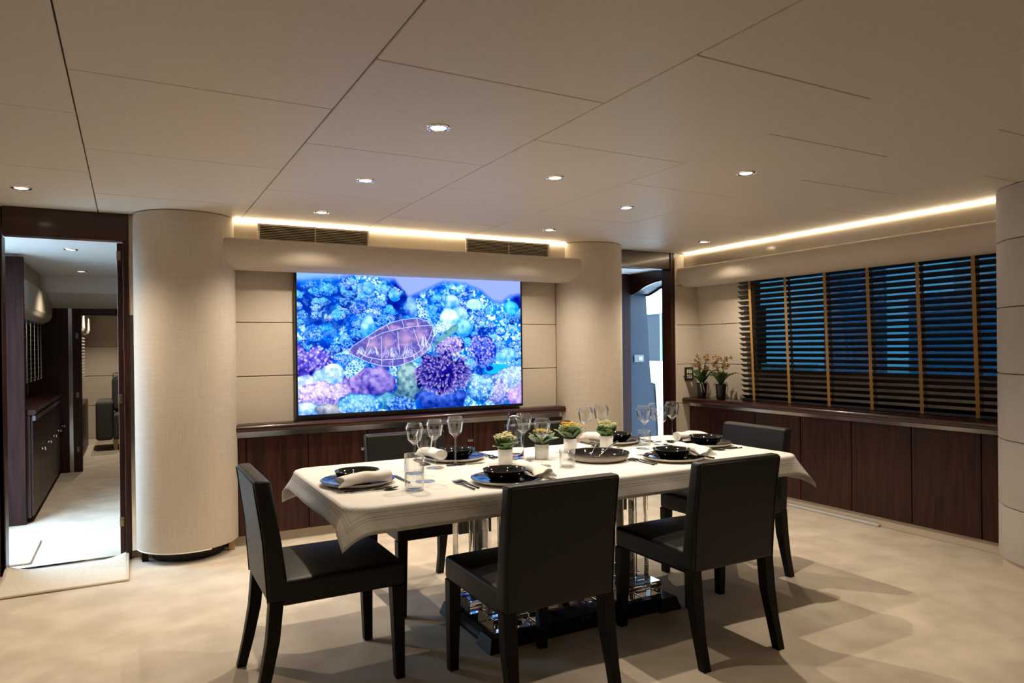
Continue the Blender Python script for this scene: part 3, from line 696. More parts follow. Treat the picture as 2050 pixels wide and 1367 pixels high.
for z in (1.5, .85, .25): MB().box(-.515, -.49, 9.055, 9.061, z-.03, z+.03).build('hinge', M['brass'], d4)
cbp = thing('corridor_cabinet', 'glossy dark cabinet run along the left side of the corridor', 'cabinet', (-.8, 7.8, 0))
MB().box(-.93, -.68, 6.545, 9.05, .04, .83).build('carcass', M['wood'], cbp)
for k in range(5):
    y0_ = 6.56+k*.5
    dd = MB().box(-.68, -.662, y0_+.002, y0_+.498, .05, .82).build('door', M['wood'], cbp, bevel=.002)
    kb = MB().tube([(-.662,y0_+.44,.52),(-.63,y0_+.44,.52)], .008, 8); kb.ball((-.625,y0_+.44,.52), .014)
    kb.v = [(x+.8, y-7.8, z) for x, y, z in kb.v]
    ko = kb.build('knob', M['chrome']); ko.parent = dd
MB().prism(bull(-.635, .835, .875, -.95)[::-1] if False else [(-.93,.835),(-.655,.835),(-.638,.848),(-.638,.862),(-.655,.875),(-.93,.875)], 1, 6.545, 9.05).build('top', M['wood_h'], cbp)
MB().box(-.665, -.645, 6.56, 9.0, .79, .83).build('chrome_strip', M['steel'], cbp)
vp = thing('valance', 'small rounded beige valance over the corridor blind', 'valance', (-.8, 7.8, 1.62))
MB().prism([(-.95,1.62),(-.80,1.62),(-.74,1.65),(-.715,1.70),(-.71,1.90),(-.95,1.90)], 1, 6.54, 8.9).build('upholstered_body', M['linen_panel'], vp, bevel=.01)
MB().box(-.95, -.76, 6.54, 8.25, 1.90, 2.08).build('upper_board', M['linen_panel'], vp)
blp = thing('venetian_blind', 'small venetian blind with pale tapes in the corridor', 'blind', (-.82, 7.7, 1.05))
s0 = None
for k in range(12):
    z = 1.08+k*.045
    if s0 is None: s = s0 = MB().hexa([(-.02,-1.0,-.0015),(.02,-1.0,-.0015),(.02,1.0,-.0015),(-.02,1.0,-.0015),(-.02,-1.0,.0015),(.02,-1.0,.0015),(.02,1.0,.0015),(-.02,1.0,.0015)]).build('slat', M['slat'], None); s.parent = blp
    else: s = s0.copy(); C.objects.link(s)
    s.location = (0, 0, z-1.05)
for y in (6.9,7.2,7.5,7.8,8.1,8.4,8.65): MB().box(-.798, -.795, y-.012, y+.012, 1.05, 1.62).build('ladder_tape', M['stoneware'], blp)
MB().box(-.845, -.80, 6.7, 8.72, 1.045, 1.062).build('bottom_rail', M['chrome'], blp)
wp = sthing('window_2', (-.94, 7.7, 1.1))
MB().box(-1.0, -.994, 6.75, 8.6, 1.12, 1.60).build('glass_pane', thin_glass('corridor_glass', (.16,.20,.22)), wp)
# far cabin
fw = struct(MB().box(-1.0, .5, 12.5, 12.6, 0, 2.2).build('wall_cabin', M['linen_panel']))
for z0_, z1_ in ((0,.5),(.5,.95),(.95,1.4),(1.4,1.95)):
    MB().box(-1.0, .45, 12.47, 12.5, z0_+.004, z1_-.004).build('wall_panel', M['linen_panel'], fw, bevel=.004)
vc = tag(MB().prism([(-1.0,1.55),(-.58,1.55),(-.52,1.58),(-.50,1.63),(-.50,1.80),(-1.0,1.80)], 1, 9.6, 12.0).build('valance', M['linen_panel'], bevel=.01), 'rounded beige valance in the far cabin beyond the corridor', 'valance')
tag(MB().box(-.94, -.52, 9.9, 11.6, 0, .66).build('side_cabinet', M['wood'], bevel=.01), 'low dark cabinet at the left of the far cabin', 'cabinet')
bc = thing('venetian_blind', 'narrow pale venetian blind in the far cabin', 'blind', (-.55, 11.0, .95))
for k in range(13): MB().box(-.60, -.56, 10.2, 11.8, .98+k*.044, .984+k*.044+.012).build('slat', M['stoneware'], bc)
ac = thing('armchair', 'grey upholstered armchair with oak legs in the far cabin', 'armchair', (.1, 11.2, 0))
MB().box(-.40, -.20, 10.75, 11.55, .14, .66).build('arm', M['armchair'], ac, bevel=.04, seg=3)
MB().box(.30, .44, 10.75, 11.55, .14, .66).build('arm', M['armchair'], ac, bevel=.04, seg=3)
MB().box(-.20, .30, 10.78, 11.5, .14, .48).build('seat', M['armchair'], ac, bevel=.03, seg=3)
MB().box(-.22, .32, 11.25, 11.5, .48, .98).build('back_cushion', M['armchair'], ac, bevel=.07, seg=4)
for x in (-.17, .38): MB().hexa([(x-.02,10.80,0),(x+.02,10.80,0),(x+.02,10.84,0),(x-.02,10.84,0),(x-.035,10.78,.15),(x+.035,10.78,.15),(x+.035,10.86,.15),(x-.035,10.86,.15)]).build('leg', M['oak'], ac)
MB().tube([(-.20,11.3,.96),(-.20,11.3,1.02),(.3,11.3,1.02),(.3,11.3,.96)], .012, 8).build('head_rail', M['chrome'], ac)
for x, y, z, d in ((-.37,6.10,2.08,'nearest inside the corridor'),(-.385,7.72,2.08,'second inside the corridor'),(-.32,10.35,1.95,'first in the far cabin'),(-.30,11.6,1.95,'farthest, deep in the far cabin')):
    o = dup(dl0, (x,y,z), label='small round recessed downlight '+d)
    for ch in list(o.children):
        if ch.type == 'LIGHT': bpy.data.objects.remove(ch)
    spot((x,y,z), 32 if y < 9 else 44, o)

# ---- door mats
def mat_obj(x0, x1, y0, y1, label, curl):
    t = thing('door_mat', label, 'mat', ((x0+x1)/2, (y0+y1)/2, 0))
    def top(h):
        def fn(a, c):
            x = x0+(x1-x0)*a; y = y0+(y1-y0)*c; z = h
            for (cx, cy) in curl:
                d = math.hypot(x-cx, y-cy); z += .035*max(0, 1-d/.16)**2
            z += .002*math.sin(9*x+4*y)
            return (x, y, z)
        return fn
    MB().grid(top(.008), 40, 30).build('pile', M['mat'], t, solid=.012)
    e = MB(); pts = []
    for a in np.linspace(0,1,30): pts.append(top(.008)(a,0))
    for a in np.linspace(0,1,20)[1:]: pts.append(top(.008)(1,a))
    for a in np.linspace(1,0,30)[1:]: pts.append(top(.008)(a,1))
    for a in np.linspace(1,0,20)[1:]: pts.append(top(.008)(0,a))
    e.tube(pts, .0075, 6).build('binding', M['mat_edge'], t)
mat_obj(-.655, -.02, 4.60, 5.09, 'cream carpet mat with curled corners in front of the left doorway', [(-.655,5.09),(-.02,5.09)])
mat_obj(-.93, -.56, 5.28, 5.88, 'cream carpet mat lying inside the left doorway', [])

# ================================================================ DINING TABLE
TXC, TYC, TL, TW, TZ = 1.86, 2.96, 2.34, .97, .745
dt = thing('dining_table', 'dining table on clear acrylic pillars and a black carved base, under the cloth', 'table', (TXC, TYC, 0))
rt = []
for sx_, sy_, a_ in ((1,1,0),(-1,1,PI/2),(-1,-1,PI),(1,-1,3*PI/2)):
    for k in range(7):
        q_ = a_+PI/2*k/6; rt.append((TXC+sx_*(TL/2-.085)+.075*math.cos(q_), TYC+sy_*(TW/2-.085)+.075*math.sin(q_)))
MB().prism(rt, 2, TZ-.025, TZ).build('tabletop', M['acrylic'], dt)
MB().box(TXC-.75, TXC+.75, TYC-.25, TYC+.25, TZ-.06, TZ-.026).build('top_frame', M['dark_wood'], dt, bevel=.003)
# carved black base with raised mouldings
bx0, bx1, by0, by1 = 1.365, 2.395, 2.70, 3.22
def base_prof(w): return [(-w,0),(w,0),(w,.022),(w-.012,.034),(w-.03,.046),(w-.045,.052),(-w+.045,.052),(-w+.03,.046),(-w+.012,.034),(-w,.022)]
for y in (by0+.07, by1-.07):
    MB().prism([(y+p, q_) for p, q_ in base_prof(.07)], 0, bx0, bx1).build('base_rail', M['black_wood'] if 'black_wood' in M else M['dark_wood'], dt, bevel=.003)
for x in (bx0+.07, bx1-.07, 1.88):
    MB().prism([(x+p, q_*.96) for p, q_ in base_prof(.07)], 1, by0+.01, by1-.01).build('base_rail', M['dark_wood'], dt, bevel=.003)
for x in (bx0+.045, bx1-.045):
    for y in (by0+.05, by1-.05):
        MB().hexa([(x-.07,y-.075,0),(x+.07,y-.075,0),(x+.07,y+.075,0),(x-.07,y+.075,0),(x-.052,y-.055,.060),(x+.052,y-.055,.060),(x+.052,y+.055,.060),(x-.052,y+.055,.060)]).build('base_block', M['dark_wood'], dt, bevel=.004)
# rough carved rim pieces along the front
rk = MB()
for k in range(18):
    x = 1.60+k*.024; rk.ball((x, by0+.03+random.uniform(-.015,.02), .03), random.uniform(.018,.034), 7, 5, (1,.9,.8))
rk.build('carved_edge', M['dark_wood'], dt)
pil = [(1.41,2.78),(1.41,3.10),(1.52,2.83),(1.60,3.02),(2.27,2.83),(2.33,3.08),(2.17,2.98),(1.52,3.14)]
for x, y in pil:
    MB().box(x-.04, x+.04, y-.032, y+.032, .13, TZ-.061).build('acrylic_pillar', M['acrylic'], dt, bevel=.004)
for (x0_, x1_, y0_, y1_) in ((1.39,1.62,2.735,2.90),(1.39,1.66,2.99,3.17),(2.10,2.36,2.76,2.92),(2.12,2.36,2.95,3.14)):
    MB().box(x0_, x1_, y0_, y1_, .061, .128).build('acrylic_block', M['acrylic'], dt, bevel=.005)
MB().box(1.72, 2.02, 2.84, 3.06, .061, .11).build('acrylic_block', M['acrylic'], dt, bevel=.005)

# ---- tablecloth
TOP = .752
def cloth_mesh():
    L, W_ = TL/2+.004, TW/2+.004; r = .075
    ovl, ovr, ovn, ovf = .096, .148, .106, .155       # overhang left, right, near, far
    def samples(a, b, n, e):
        x = list(np.linspace(a, b, n))
        for s_ in (-1, 1):
            for d in (-r, -.05, -.03, -.015, 0, .006, .012, .018, .026, .036): x.append(s_*(e+d))
        return sorted(set(round(float(t_), 5) for t_ in x))
    us = samples(-L-ovl, L+ovr, 170, L); vs = samples(-W_-ovn, W_+ovf, 84, W_)
    V = []; UV = []; R = .016; al = R*PI/2
    for vv_ in vs:
        for uu in us:
            su = 1 if uu > 0 else -1; sv = 1 if vv_ > 0 else -1
            du = max(abs(uu)-(L-r), 0); dv = max(abs(vv_)-(W_-r), 0); D = math.hypot(du, dv)
            hem = (L+(ovr if su > 0 else ovl)-abs(uu), W_+(ovf if sv > 0 else ovn)-abs(vv_))
            UV.append(hem)
            if D <= r:
                V.append((uu, vv_, .0007*math.sin(uu*13+vv_*4)*math.sin(vv_*17+uu*2))); continue
            e = D-r; cu, sn_ = du/D, dv/D; k = 2*cu*sn_
            wav = .5*math.sin(uu*4.3+1.3)+.35*math.sin(uu*9.5+vv_*3)+.35*math.sin(vv_*8+.6)+.25*math.sin(uu*19+vv_*15)
            lean = .20+.13*wav*min(1, e/.08)+.34*k
            if e < al: o, dn = R*math.sin(e/R), R*(1-math.cos(e/R))
            else: o = R+(e-al)*lean; dn = R+(e-al)*math.sqrt(max(.1, 1-lean*lean))
            V.append((su*(min(abs(uu), L-r)+cu*(r+o)), sv*(min(abs(vv_), W_-r)+sn_*(r+o)), -dn))
    n = len(us); F = [(j_*n+i_, j_*n+i_+1, (j_+1)*n+i_+1, (j_+1)*n+i_) for j_ in range(len(vs)-1) for i_ in range(n-1)]
    return V, F, UV
V, F, UV = cloth_mesh()
mc = linen('table_linen', (.66,.64,.61), amt=.035, fine=500, slub=40, rough=.8, bump=.08)
nt = mc.node_tree; bs = nt.nodes['Principled BSDF']; L_ = nt.links.new
uvn = N(nt, 'ShaderNodeUVMap'); sp = N(nt, 'ShaderNodeSeparateXYZ'); L_(uvn.outputs[0], sp.inputs[0])
mn = N(nt, 'ShaderNodeMath', operation='MINIMUM'); L_(sp.outputs[0], mn.inputs[0]); L_(sp.outputs[1], mn.inputs[1])
mxn = N(nt, 'ShaderNodeMath', operation='MAXIMUM'); L_(sp.outputs[0], mxn.inputs[0]); L_(sp.outputs[1], mxn.inputs[1])
stitch = N(nt, 'ShaderNodeMath', operation='MULTIPLY'); L_(mxn.outputs[0], stitch.inputs[0]); stitch.inputs[1].default_value = 1000
sn = N(nt, 'ShaderNodeMath', operation='SINE'); L_(stitch.outputs[0], sn.inputs[0])
gt = N(nt, 'ShaderNodeMath', operation='GREATER_THAN'); L_(sn.outputs[0], gt.inputs[0]); gt.inputs[1].default_value = -.2
acc = None
for c_, w_ in ((.050,.0012),(.060,.0012),(.076,.0010)):
    sb = N(nt, 'ShaderNodeMath', operation='COMPARE'); L_(mn.outputs[0], sb.inputs[0]); sb.inputs[1].default_value = c_; sb.inputs[2].default_value = w_
    if acc is None: acc = sb
    else:
        a2 = N(nt, 'ShaderNodeMath', operation='ADD'); L_(acc.outputs[0], a2.inputs[0]); L_(sb.outputs[0], a2.inputs[1]); acc = a2
mu = N(nt, 'ShaderNodeMath', operation='MULTIPLY'); L_(acc.outputs[0], mu.inputs[0]); L_(gt.outputs[0], mu.inputs[1])
old = bs.inputs['Base Color'].links[0].from_socket
mixc = N(nt, 'ShaderNodeMix', data_type='RGBA'); L_(mu.outputs[0], mixc.inputs[0]); L_(old, mixc.inputs[6]); mixc.inputs[7].default_value = (.22,.20,.17,1); L_(mixc.outputs[2], bs.inputs['Base Color'])
wn_ = N(nt, 'ShaderNodeTexNoise'); wn_.inputs['Scale'].default_value = 7; wn_.inputs['Detail'].default_value = 5; wn_.inputs['Distortion'].default_value = .8
tcw = N(nt, 'ShaderNodeTexCoord'); L_(tcw.outputs['Object'], wn_.inputs['Vector'])
bw_ = N(nt, 'ShaderNodeBump'); bw_.inputs['Strength'].default_value = .35; bw_.inputs['Distance'].default_value = .012; L_(wn_.outputs['Fac'], bw_.inputs['Height'])
L_(bs.inputs['Normal'].links[0].from_socket, bw_.inputs['Normal']); L_(bw_.outputs[0], bs.inputs['Normal'])
me = bpy.data.meshes.new('tablecloth'); me.from_pydata(V, [], F); me.materials.append(mc)
ul = me.uv_layers.new(name='UVMap'); li = np.zeros(len(me.loops), np.int32); me.loops.foreach_get('vertex_index', li)
ul.data.foreach_set('uv', np.array(UV, np.float32)[li].ravel()); me.polygons.foreach_set('use_smooth', [True]*len(me.polygons))
tc_ = bpy.data.objects.new('tablecloth', me); C.objects.link(tc_); tc_.location = (TXC, TYC, TOP-.002)
md = tc_.modifiers.new('solid', 'SOLIDIFY'); md.thickness = .0016; md.offset = -1
tag(tc_, 'white linen tablecloth with hemstitched border draped over the dining table', 'tablecloth')

# ================================================================ CHAIRS
def make_chair():
    t = thing('dining_chair', '', 'chair', (0,0,0), world=False, group='black leather dining chairs around the table')
    # local: diner faces +y
    W = .237
    def seat_fn():
        m = MB(); n = 10; zt, zb_ = .468, .372; y0, y1 = -.20, .28
        top = lambda a, c: (-W+2*W*a, y0+(y1-y0)*c, zt+.014*(1-(2*a-1)**2)*(1-(2*c-1)**4))
        m.grid(top, n, n)
        m.grid(lambda a, c: (-W+2*W*(1-a), y0+(y1-y0)*c, zb_), n, n)
        def side(f):
            m.grid(f, n, 1)
        side(lambda a, c: (-W+2*W*a, y0, zb_+(zt-zb_)*c)); side(lambda a, c: (W-2*W*a, y1, zb_+(zt-zb_)*c))
        side(lambda a, c: (W, y0+(y1-y0)*a, zb_+(zt-zb_)*c)); side(lambda a, c: (-W, y1-(y1-y0)*a, zb_+(zt-zb_)*c))
        return m
    m = seat_fn(); bm = bmesh.new(); me = m.mesh('seat', M['leather']); bm.from_mesh(me); bmesh.ops.remove_doubles(bm, verts=bm.verts, dist=1e-4); bmesh.ops.recalc_face_normals(bm, faces=bm.faces); bm.to_mesh(me); bm.free()
    me.polygons.foreach_set('use_smooth', [True]*len(me.polygons))
    so = bpy.data.objects.new('seat', me); C.objects.link(so); so.parent = t
    md = so.modifiers.new('b', 'BEVEL'); md.width = .016; md.segments = 3; md.limit_method = 'ANGLE'; md.angle_limit = 1.0
    wn = so.modifiers.new('wn', 'WEIGHTED_NORMAL')
    # backrest slab, leaning back
    def slab(m, w, yb0, yb1, yf0, yf1, z0, z1, zm=.62):
        pts = []
        rows = [(z0, yb0, yf0), (zm, yb0+(yb1-yb0)*.35, yf0+(yf1-yf0)*.45), (z1, yb1, yf1)]
        vs = []; 
        for z, yb, yf in rows: vs += [(-w,yb,z),(w,yb,z),(w,yf,z),(-w,yf,z)]
        fs = [(3,2,1,0),(8,9,10,11)]
        for r_ in range(2):
            k = r_*4; fs += [(k,k+1,k+5,k+4),(k+1,k+2,k+6,k+5),(k+2,k+3,k+7,k+6),(k+3,k,k+4,k+7)]
        m.add(vs, fs, True)
    m = MB(); slab(m, W, -.245, -.292, -.165, -.232, .385, .845)
    bo = m.build('backrest', M['leather'], t, bevel=.016, seg=3); bo.modifiers.new('wn', 'WEIGHTED_NORMAL')
    # stitched welt round the rear panel
    e = .012
    MB().tube([(-W+e,-.2465,.392),(-W+e,-.262,.62),(-W+e,-.2925,.834),(W-e,-.2925,.834),(W-e,-.262,.62),(W-e,-.2465,.392)], .0022, 6).build('piping', M['leather'], bo)
    for sx in (-1, 1):
        x0_, x1_ = sx*W, sx*(W-.052); xa, xb_ = min(x0_,x1_), max(x0_,x1_)
        x0b, x1b = sx*(W-.004), sx*(W-.042); xc, xd = min(x0b,x1b), max(x0b,x1b)
        MB().hexa([(xc,.240,0),(xd,.240,0),(xd,.277,0),(xc,.277,0),(xa,.225,.375),(xb_,.225,.375),(xb_,.278,.375),(xa,.278,.375)]).build('leg', M['dark_wood'], t, bevel=.003)
        m = MB(); rows = [(0,-.302,-.265,xc,xd),(.12,-.275,-.232,xc,xd),(.25,-.252,-.205,xa,xb_),(.392,-.240,-.190,xa,xb_)]
        vs = []
        for z, yb, yf, xl, xr in rows: vs += [(xl,yb,z),(xr,yb,z),(xr,yf,z),(xl,yf,z)]
        fs = [(3,2,1,0),(12,13,14,15)]
        for r_ in range(3):
            k = r_*4; fs += [(k,k+1,k+5,k+4),(k+1,k+2,k+6,k+5),(k+2,k+3,k+7,k+6),(k+3,k,k+4,k+7)]
        m.add(vs, fs).build('leg', M['dark_wood'], t, bevel=.003)
    return t
ch0 = make_chair()
CH = [(.68,2.905,-PI/2,'black leather dining chair at the left end of the table, seen from the side'),
      (1.365,2.385,0,'black leather dining chair with its back to the viewer, left of the two near ones'),
      (2.245,2.40,0,'black leather dining chair with its back to the viewer, right of the two near ones'),
      (3.0,2.955,PI/2,'black leather dining chair at the right end of the table before the side cabinet'),
      (1.375,3.54,PI,'black leather dining chair on the far side, before the left part of the television'),
      (2.26,3.54,PI,'black leather dining chair on the far side, mostly hidden behind the flower pots')]
for k, (x, y, rz, lab) in enumerate(CH):
    o = ch0 if k == 0 else dup(ch0, (0,0,0)); o.location = (x,y,0); o.rotation_euler = (0,0,rz); o['label'] = lab

# ================================================================ TABLEWARE
TT = TOP+.0005
def make_plate():
    t = thing('charger_plate', '', 'plate', world=False, group='charger plates')
    MB().lathe([(0,.0),(.115,.0),(.128,.002),(.150,.011),(.156,.0185)], 64).build('underside', M['stoneware'], t)
    MB().lathe([(.156,.0185),(.153,.0200),(.147,.0172),(.118,.0110),(.0,.0100)], 64).build('glazed_top', M['black_glaze'], t)
    return t
def make_bowl():
    t = MB().lathe([(0,0),(.055,0),(.07,.006),(.085,.022),(.0925,.040),(.0935,.043),(.091,.043),(.083,.024),(.068,.010),(0,.007)], 64).build('soup_bowl', M['black_glaze'])
    return tag(t, '', 'bowl', 'black soup bowls')
def make_napkin():
    nu, nv = 36, 28
    def fn(a, c):
        s = -.105+.215*a; q_ = 2*PI*c
        fan = max(0, (a-.72)/.28); rx = .031+.016*fan+.003*math.sin(a*9); rz_ = .0235*(1-.25*fan)+.001*math.sin(a*14+1)
        fold = 1+.10*math.sin(q_*3+a*2)*(.35+fan*1.6)+.06*((c*1.0) % 1)
        tip = .012*fan*math.sin(q_*2)
        return (rx*fold*math.cos(q_), s+tip, max(.0006, rz_+.001+rz_*fold*math.sin(q_)-.004*fan))
    m = MB().grid(fn, nu, nv)
    c0 = [fn(0, j/nv) for j in range(nv)]; m.add(c0+[(0,-.098,.02)], [(j,(j+1)%nv,nv) for j in range(nv)], True)
    c1_ = [fn(1, j/nv) for j in range(nv)]; m.add(c1_+[(0,.095,.016)], [((j+1)%nv,j,nv) for j in range(nv)], True)
    # loose folded corner
    m.grid(lambda a, c: (.024+.012*a+.004*math.sin(c*5), -.09+.165*c, .020*(1-a)**1.5+.0008), 6, 14)
    o = m.build('napkin', M['napkin']); return tag(o, '', 'napkin', 'rolled white napkins')
def flat(m, pts, z0, z1):
    m.prism(pts, 2, z0, z1)
def make_fork():
    m = MB(); L = .195
    m.grid(lambda a, c: ((-.5+a)*(.0085-.0035*math.sin(PI*min(1,c*1.15))), -L/2+c*.125, .0022+.006*max(0,c-.55)**2*4+.0016*math.sin(PI*a)), 4, 14)
    m.grid(lambda a, c: ((-.5+a)*(.0085-.0035*math.sin(PI*min(1,c*1.15))), -L/2+c*.125, .0006+.006*max(0,c-.55)**2*4), 4, 14)
    y0 = -L/2+.125
    m.grid(lambda a, c: ((-.5+a)*(.005+.017*min(1,c*1.6)), y0+c*.028, .0055-.004*math.sin(PI*c*.6)+.001), 4, 6)
    for k in range(4):
        x = -.0098+k*.00655; m.tube([(x,y0+.026,.0030),(x,y0+.048,.0022),(x*.98,y0+.069,.0046)], [.0015,.0014,.0007], 5)
    o = m.build('fork', M['black_matte'], solid=.0016); return tag(o, '', 'fork', 'black forks')
def make_knife():
    m = MB(); L = .21
    m.box(-.0045,.0045,-L/2,-L/2+.10,.0006,.0052)
    m.prism([(-.0045,-L/2+.10),(.0045,-L/2+.10),(.010,-L/2+.125),(.0095,-L/2+.185),(.004,L/2),(-.0045,L/2-.02)], 2, .0012, .0030)
    o = m.build('table_knife', M['black_matte'], bevel=.0008); return tag(o, '', 'knife', 'black knives')
def make_spoon():
    m = MB(); L = .19
    m.grid(lambda a, c: ((-.5+a)*(.009-.004*math.sin(PI*min(1,c*1.1))), -L/2+c*.135, .0020+.010*max(0,c-.6)**2*3), 4, 14)
    m.grid(lambda a, c: (.0195*math.cos(2*PI*a)*c*(1-.15*math.sin(2*PI*a)), -L/2+.163+.030*math.sin(2*PI*a)*c, .0016+.0062*c*c), 20, 5)
    o = m.build('table_spoon', M['black_matte'], solid=.0016); return tag(o, '', 'spoon', 'black spoons')
protos = dict(plate=make_plate(), bowl=make_bowl(), napkin=make_napkin(), fork=make_fork(), knife=make_knife(), spoon=make_spoon())
used = set()
def put(kind, x, y, z, rz, label):
    p = protos[kind]
    if kind in used: o = dup(p, (x,y,z), rz)
    else: o = p; used.add(kind); o.location = (x,y,z); o.rotation_euler = (0,0,rz)
    o['label'] = label; return o
SEATS = [(.845,2.92,-PI/2,'at the left end of the table'),(1.405,2.625,0,'at the left near-side place'),(2.385,2.69,0,'at the right near-side place'),
         (2.865,2.975,PI/2,'at the right end of the table'),(1.455,3.285,PI,'at the left far-side place'),(2.515,3.345,PI,'at the right far-side place')]
for (x, y, rz, where) in SEATS:
    def loc(dx, dy): return (x+dx*math.cos(rz)-dy*math.sin(rz), y+dx*math.sin(rz)+dy*math.cos(rz))
    put('plate', x, y, TT, rz, 'black charger plate with cream underside '+where)
    put('bowl', x-.012*math.cos(rz), y-.012*math.sin(rz), TT+.0104, rz, 'glossy black soup bowl on the charger plate '+where)
    nx, ny = loc(.120, -.005); put('napkin', nx, ny, TT+.0185, rz+PI+.05, 'white rolled napkin right of the soup bowl '+where)
    for k, d in enumerate((-.172, -.199)):
        fx, fy = loc(d, .02-.012*k); put('fork', fx, fy, TT, rz+.02*k, ('inner' if k == 0 else 'outer')+' black fork left of the plate '+where)
    kx, ky = loc(.172, .0); put('knife', kx, ky, TT, rz, 'black table knife right of the plate '+where)
    kx, ky = loc(.196, .01); put('spoon', kx, ky, TT, rz-.05, 'black spoon right of the plate '+where)
    kx, ky = loc(.02, .185); put('knife', kx, ky, TT, rz+PI/2, 'black dessert knife lying behind the plate '+where)
# serving dish in the middle
sd = thing('serving_dish', 'wide black serving dish with ombre rim in the middle of the table', 'dish', (2.065,2.885,TT), world=False)
mo = base_mat('ombre_glaze', (.1,.1,.1), .3); nt = mo.node_tree; tcn = N(nt,'ShaderNodeTexCoord'); s3 = N(nt,'ShaderNodeSeparateXYZ'); rp = N(nt,'ShaderNodeValToRGB'); mrg = N(nt,'ShaderNodeMapRange'); mrg.inputs['From Max'].default_value = .04
nt.links.new(tcn.outputs['Object'], s3.inputs[0]); nt.links.new(s3.outputs[2], mrg.inputs['Value']); nt.links.new(mrg.outputs[0], rp.inputs[0]); nt.links.new(rp.outputs[0], nt.nodes['Principled BSDF'].inputs['Base Color'])
rp.color_ramp.elements[0].color = (.55,.50,.42,1); rp.color_ramp.elements[0].position = .25; rp.color_ramp.elements[1].color = (.02,.02,.02,1); rp.color_ramp.elements[1].position = .9
MB().lathe([(0,0),(.12,0),(.135,.004),(.151,.018),(.156,.034),(.1555,.037)], 64).build('ombre_side', mo, sd)
MB().lathe([(.1555,.037),(.152,.037),(.146,.022),(.128,.009),(0,.008)], 64).build('glazed_inside', M['black_glaze'], sd)
def server(name, y0, y1, lab, head):
    m = MB(); a = Vector(y0); c = Vector(y1)
    m.tube([a, a.lerp(c,.3)+Vector((0,0,.003)), a.lerp(c,.6)+Vector((0,0,.006)), c], [.0028,.0026,.0038,.0062], 8)
    d = (a-c).normalized(); m.ball(tuple(a+d*.022+Vector((0,0,.002))), .024, 12, 8, (.95,.75,.28))
    return tag(m.build(name, M['steel']), lab, 'spoon')
server('serving_spoon', (2.06,2.87,TT+.018), (2.245,2.965,TT+.066), 'long steel serving spoon resting across the serving dish rim', 0)
server('serving_spoon', (2.03,2.90,TT+.018), (2.125,2.97,TT+.075), 'short steel serving spoon standing up in the serving dish', 1)

# ---- glasses
def make_wine():
    t = thing('wine_glass', '', 'glass', world=False, group='angular stemmed wine glasses')
    out = [(.0,.0),(.0435,.0006),(.0445,.0018),(.030,.0035),(.010,.006),(.0042,.014),(.0034,.05),(.0034,.115),(.0055,.131),(.012,.140),(.0315,.158),(.0345,.168),(.0425,.211),(.0415,.216),(.0325,.2365)]
    inn = [(.0315,.2365),(.0405,.216),(.0415,.211),(.0335,.1685),(.0305,.1595),(.012,.1425),(.0,.139)]
    MB().lathe(out, 40).lathe([out[-1]]+inn, 40).build('bowl_and_stem', M['glass'], t)
    md = t.children[0].modifiers.new('es', 'EDGE_SPLIT'); md.split_angle = .28
    for nm_, rr_, zz_, tt_ in (('rim',.0322,.2366,.0009),('bowl_ridge',.0427,.2115,.0007),('bowl_ridge',.0325,.160,.0007),('foot_edge',.0442,.0014,.0009)):
        MB().tube([(rr_*math.cos(2*PI*k/40), rr_*math.sin(2*PI*k/40), zz_) for k in range(41)], tt_, 6, cap=False).build(nm_, M['rim_glass'], t)
    return t
def make_tumbler(h, r, lab):
    t = MB().lathe([(0,0),(r-.003,0),(r,.003),(r,h),(r-.0016,h),(r-.0016,.012),(r-.005,.008),(0,.008)], 40).build('tumbler', M['glass'])
    return tag(t, lab, 'glass')
wg = make_wine(); k_ = 1.0179
WG = [(1.362,3.067,'standing farthest right of the left cluster, before the far left setting'),(1.242,3.03,'second from the right in the left cluster'),
      (1.112,2.95,'at the left of the left cluster'),(1.080,2.747,'lowest and nearest of the left cluster, behind the tall tumbler'),
      (1.687,2.981,'between the two left flower pots, before the carafe'),(1.691,2.809,'in front of the second flower pot'),
      (2.170,3.145,'before the beige column, behind the third flower pot'),(2.301,3.183,'tallest standing, behind the rightmost flower pot'),
      (2.444,2.988,'leftmost of the cluster before the right doorway'),(2.670,3.173,'at the back of the cluster before the right doorway'),
      (2.752,3.112,'rightmost of the cluster before the right doorway'),(2.624,3.06,'in the middle of the cluster before the right doorway')]
for k, (x, y, lab) in enumerate(WG):
    o = wg if k == 0 else dup(wg, (0,0,0)); o.location = (x*k_, y*k_, TT); o['label'] = 'clear angular wine glass '+lab
    s = (.99,.97,.97,.93,1.0,.96,.97,1.0,1.0,.96,1.0,.88)[k]; o.scale = (s,s,s)
t1_ = make_tumbler(.145, .039, 'tall clear glass tumbler nearest the left end of the table'); t1_.location = (1.0,2.66,TT)
t2_ = make_tumbler(.082, .038, 'short clear glass tumbler beside the serving dish'); t2_.location = (1.815,2.785,TT)
t3_ = make_tumbler(.082, .036, 'short clear glass tumbler among the wine glasses before the right doorway'); t3_.location = (2.595,3.17,TT)
cf = MB().lathe([(0,0),(.044,0),(.047,.006),(.047,.05),(.038,.075),(.036,.10),(.046,.135),(.046,.165),(.034,.20),(.032,.232),(.0305,.232),(.0325,.20),(.0445,.165),(.0445,.135),(.0345,.10),(.0365,.075),(.0455,.05),(.0455,.012),(0,.010)], 14).build('carafe', solid_glass('carafe_glass', (.97,.98,1), 1.45))
tag(cf, 'faceted clear glass carafe standing between the two left flower pots', 'carafe'); cf.location = (1.735,3.155,TT)

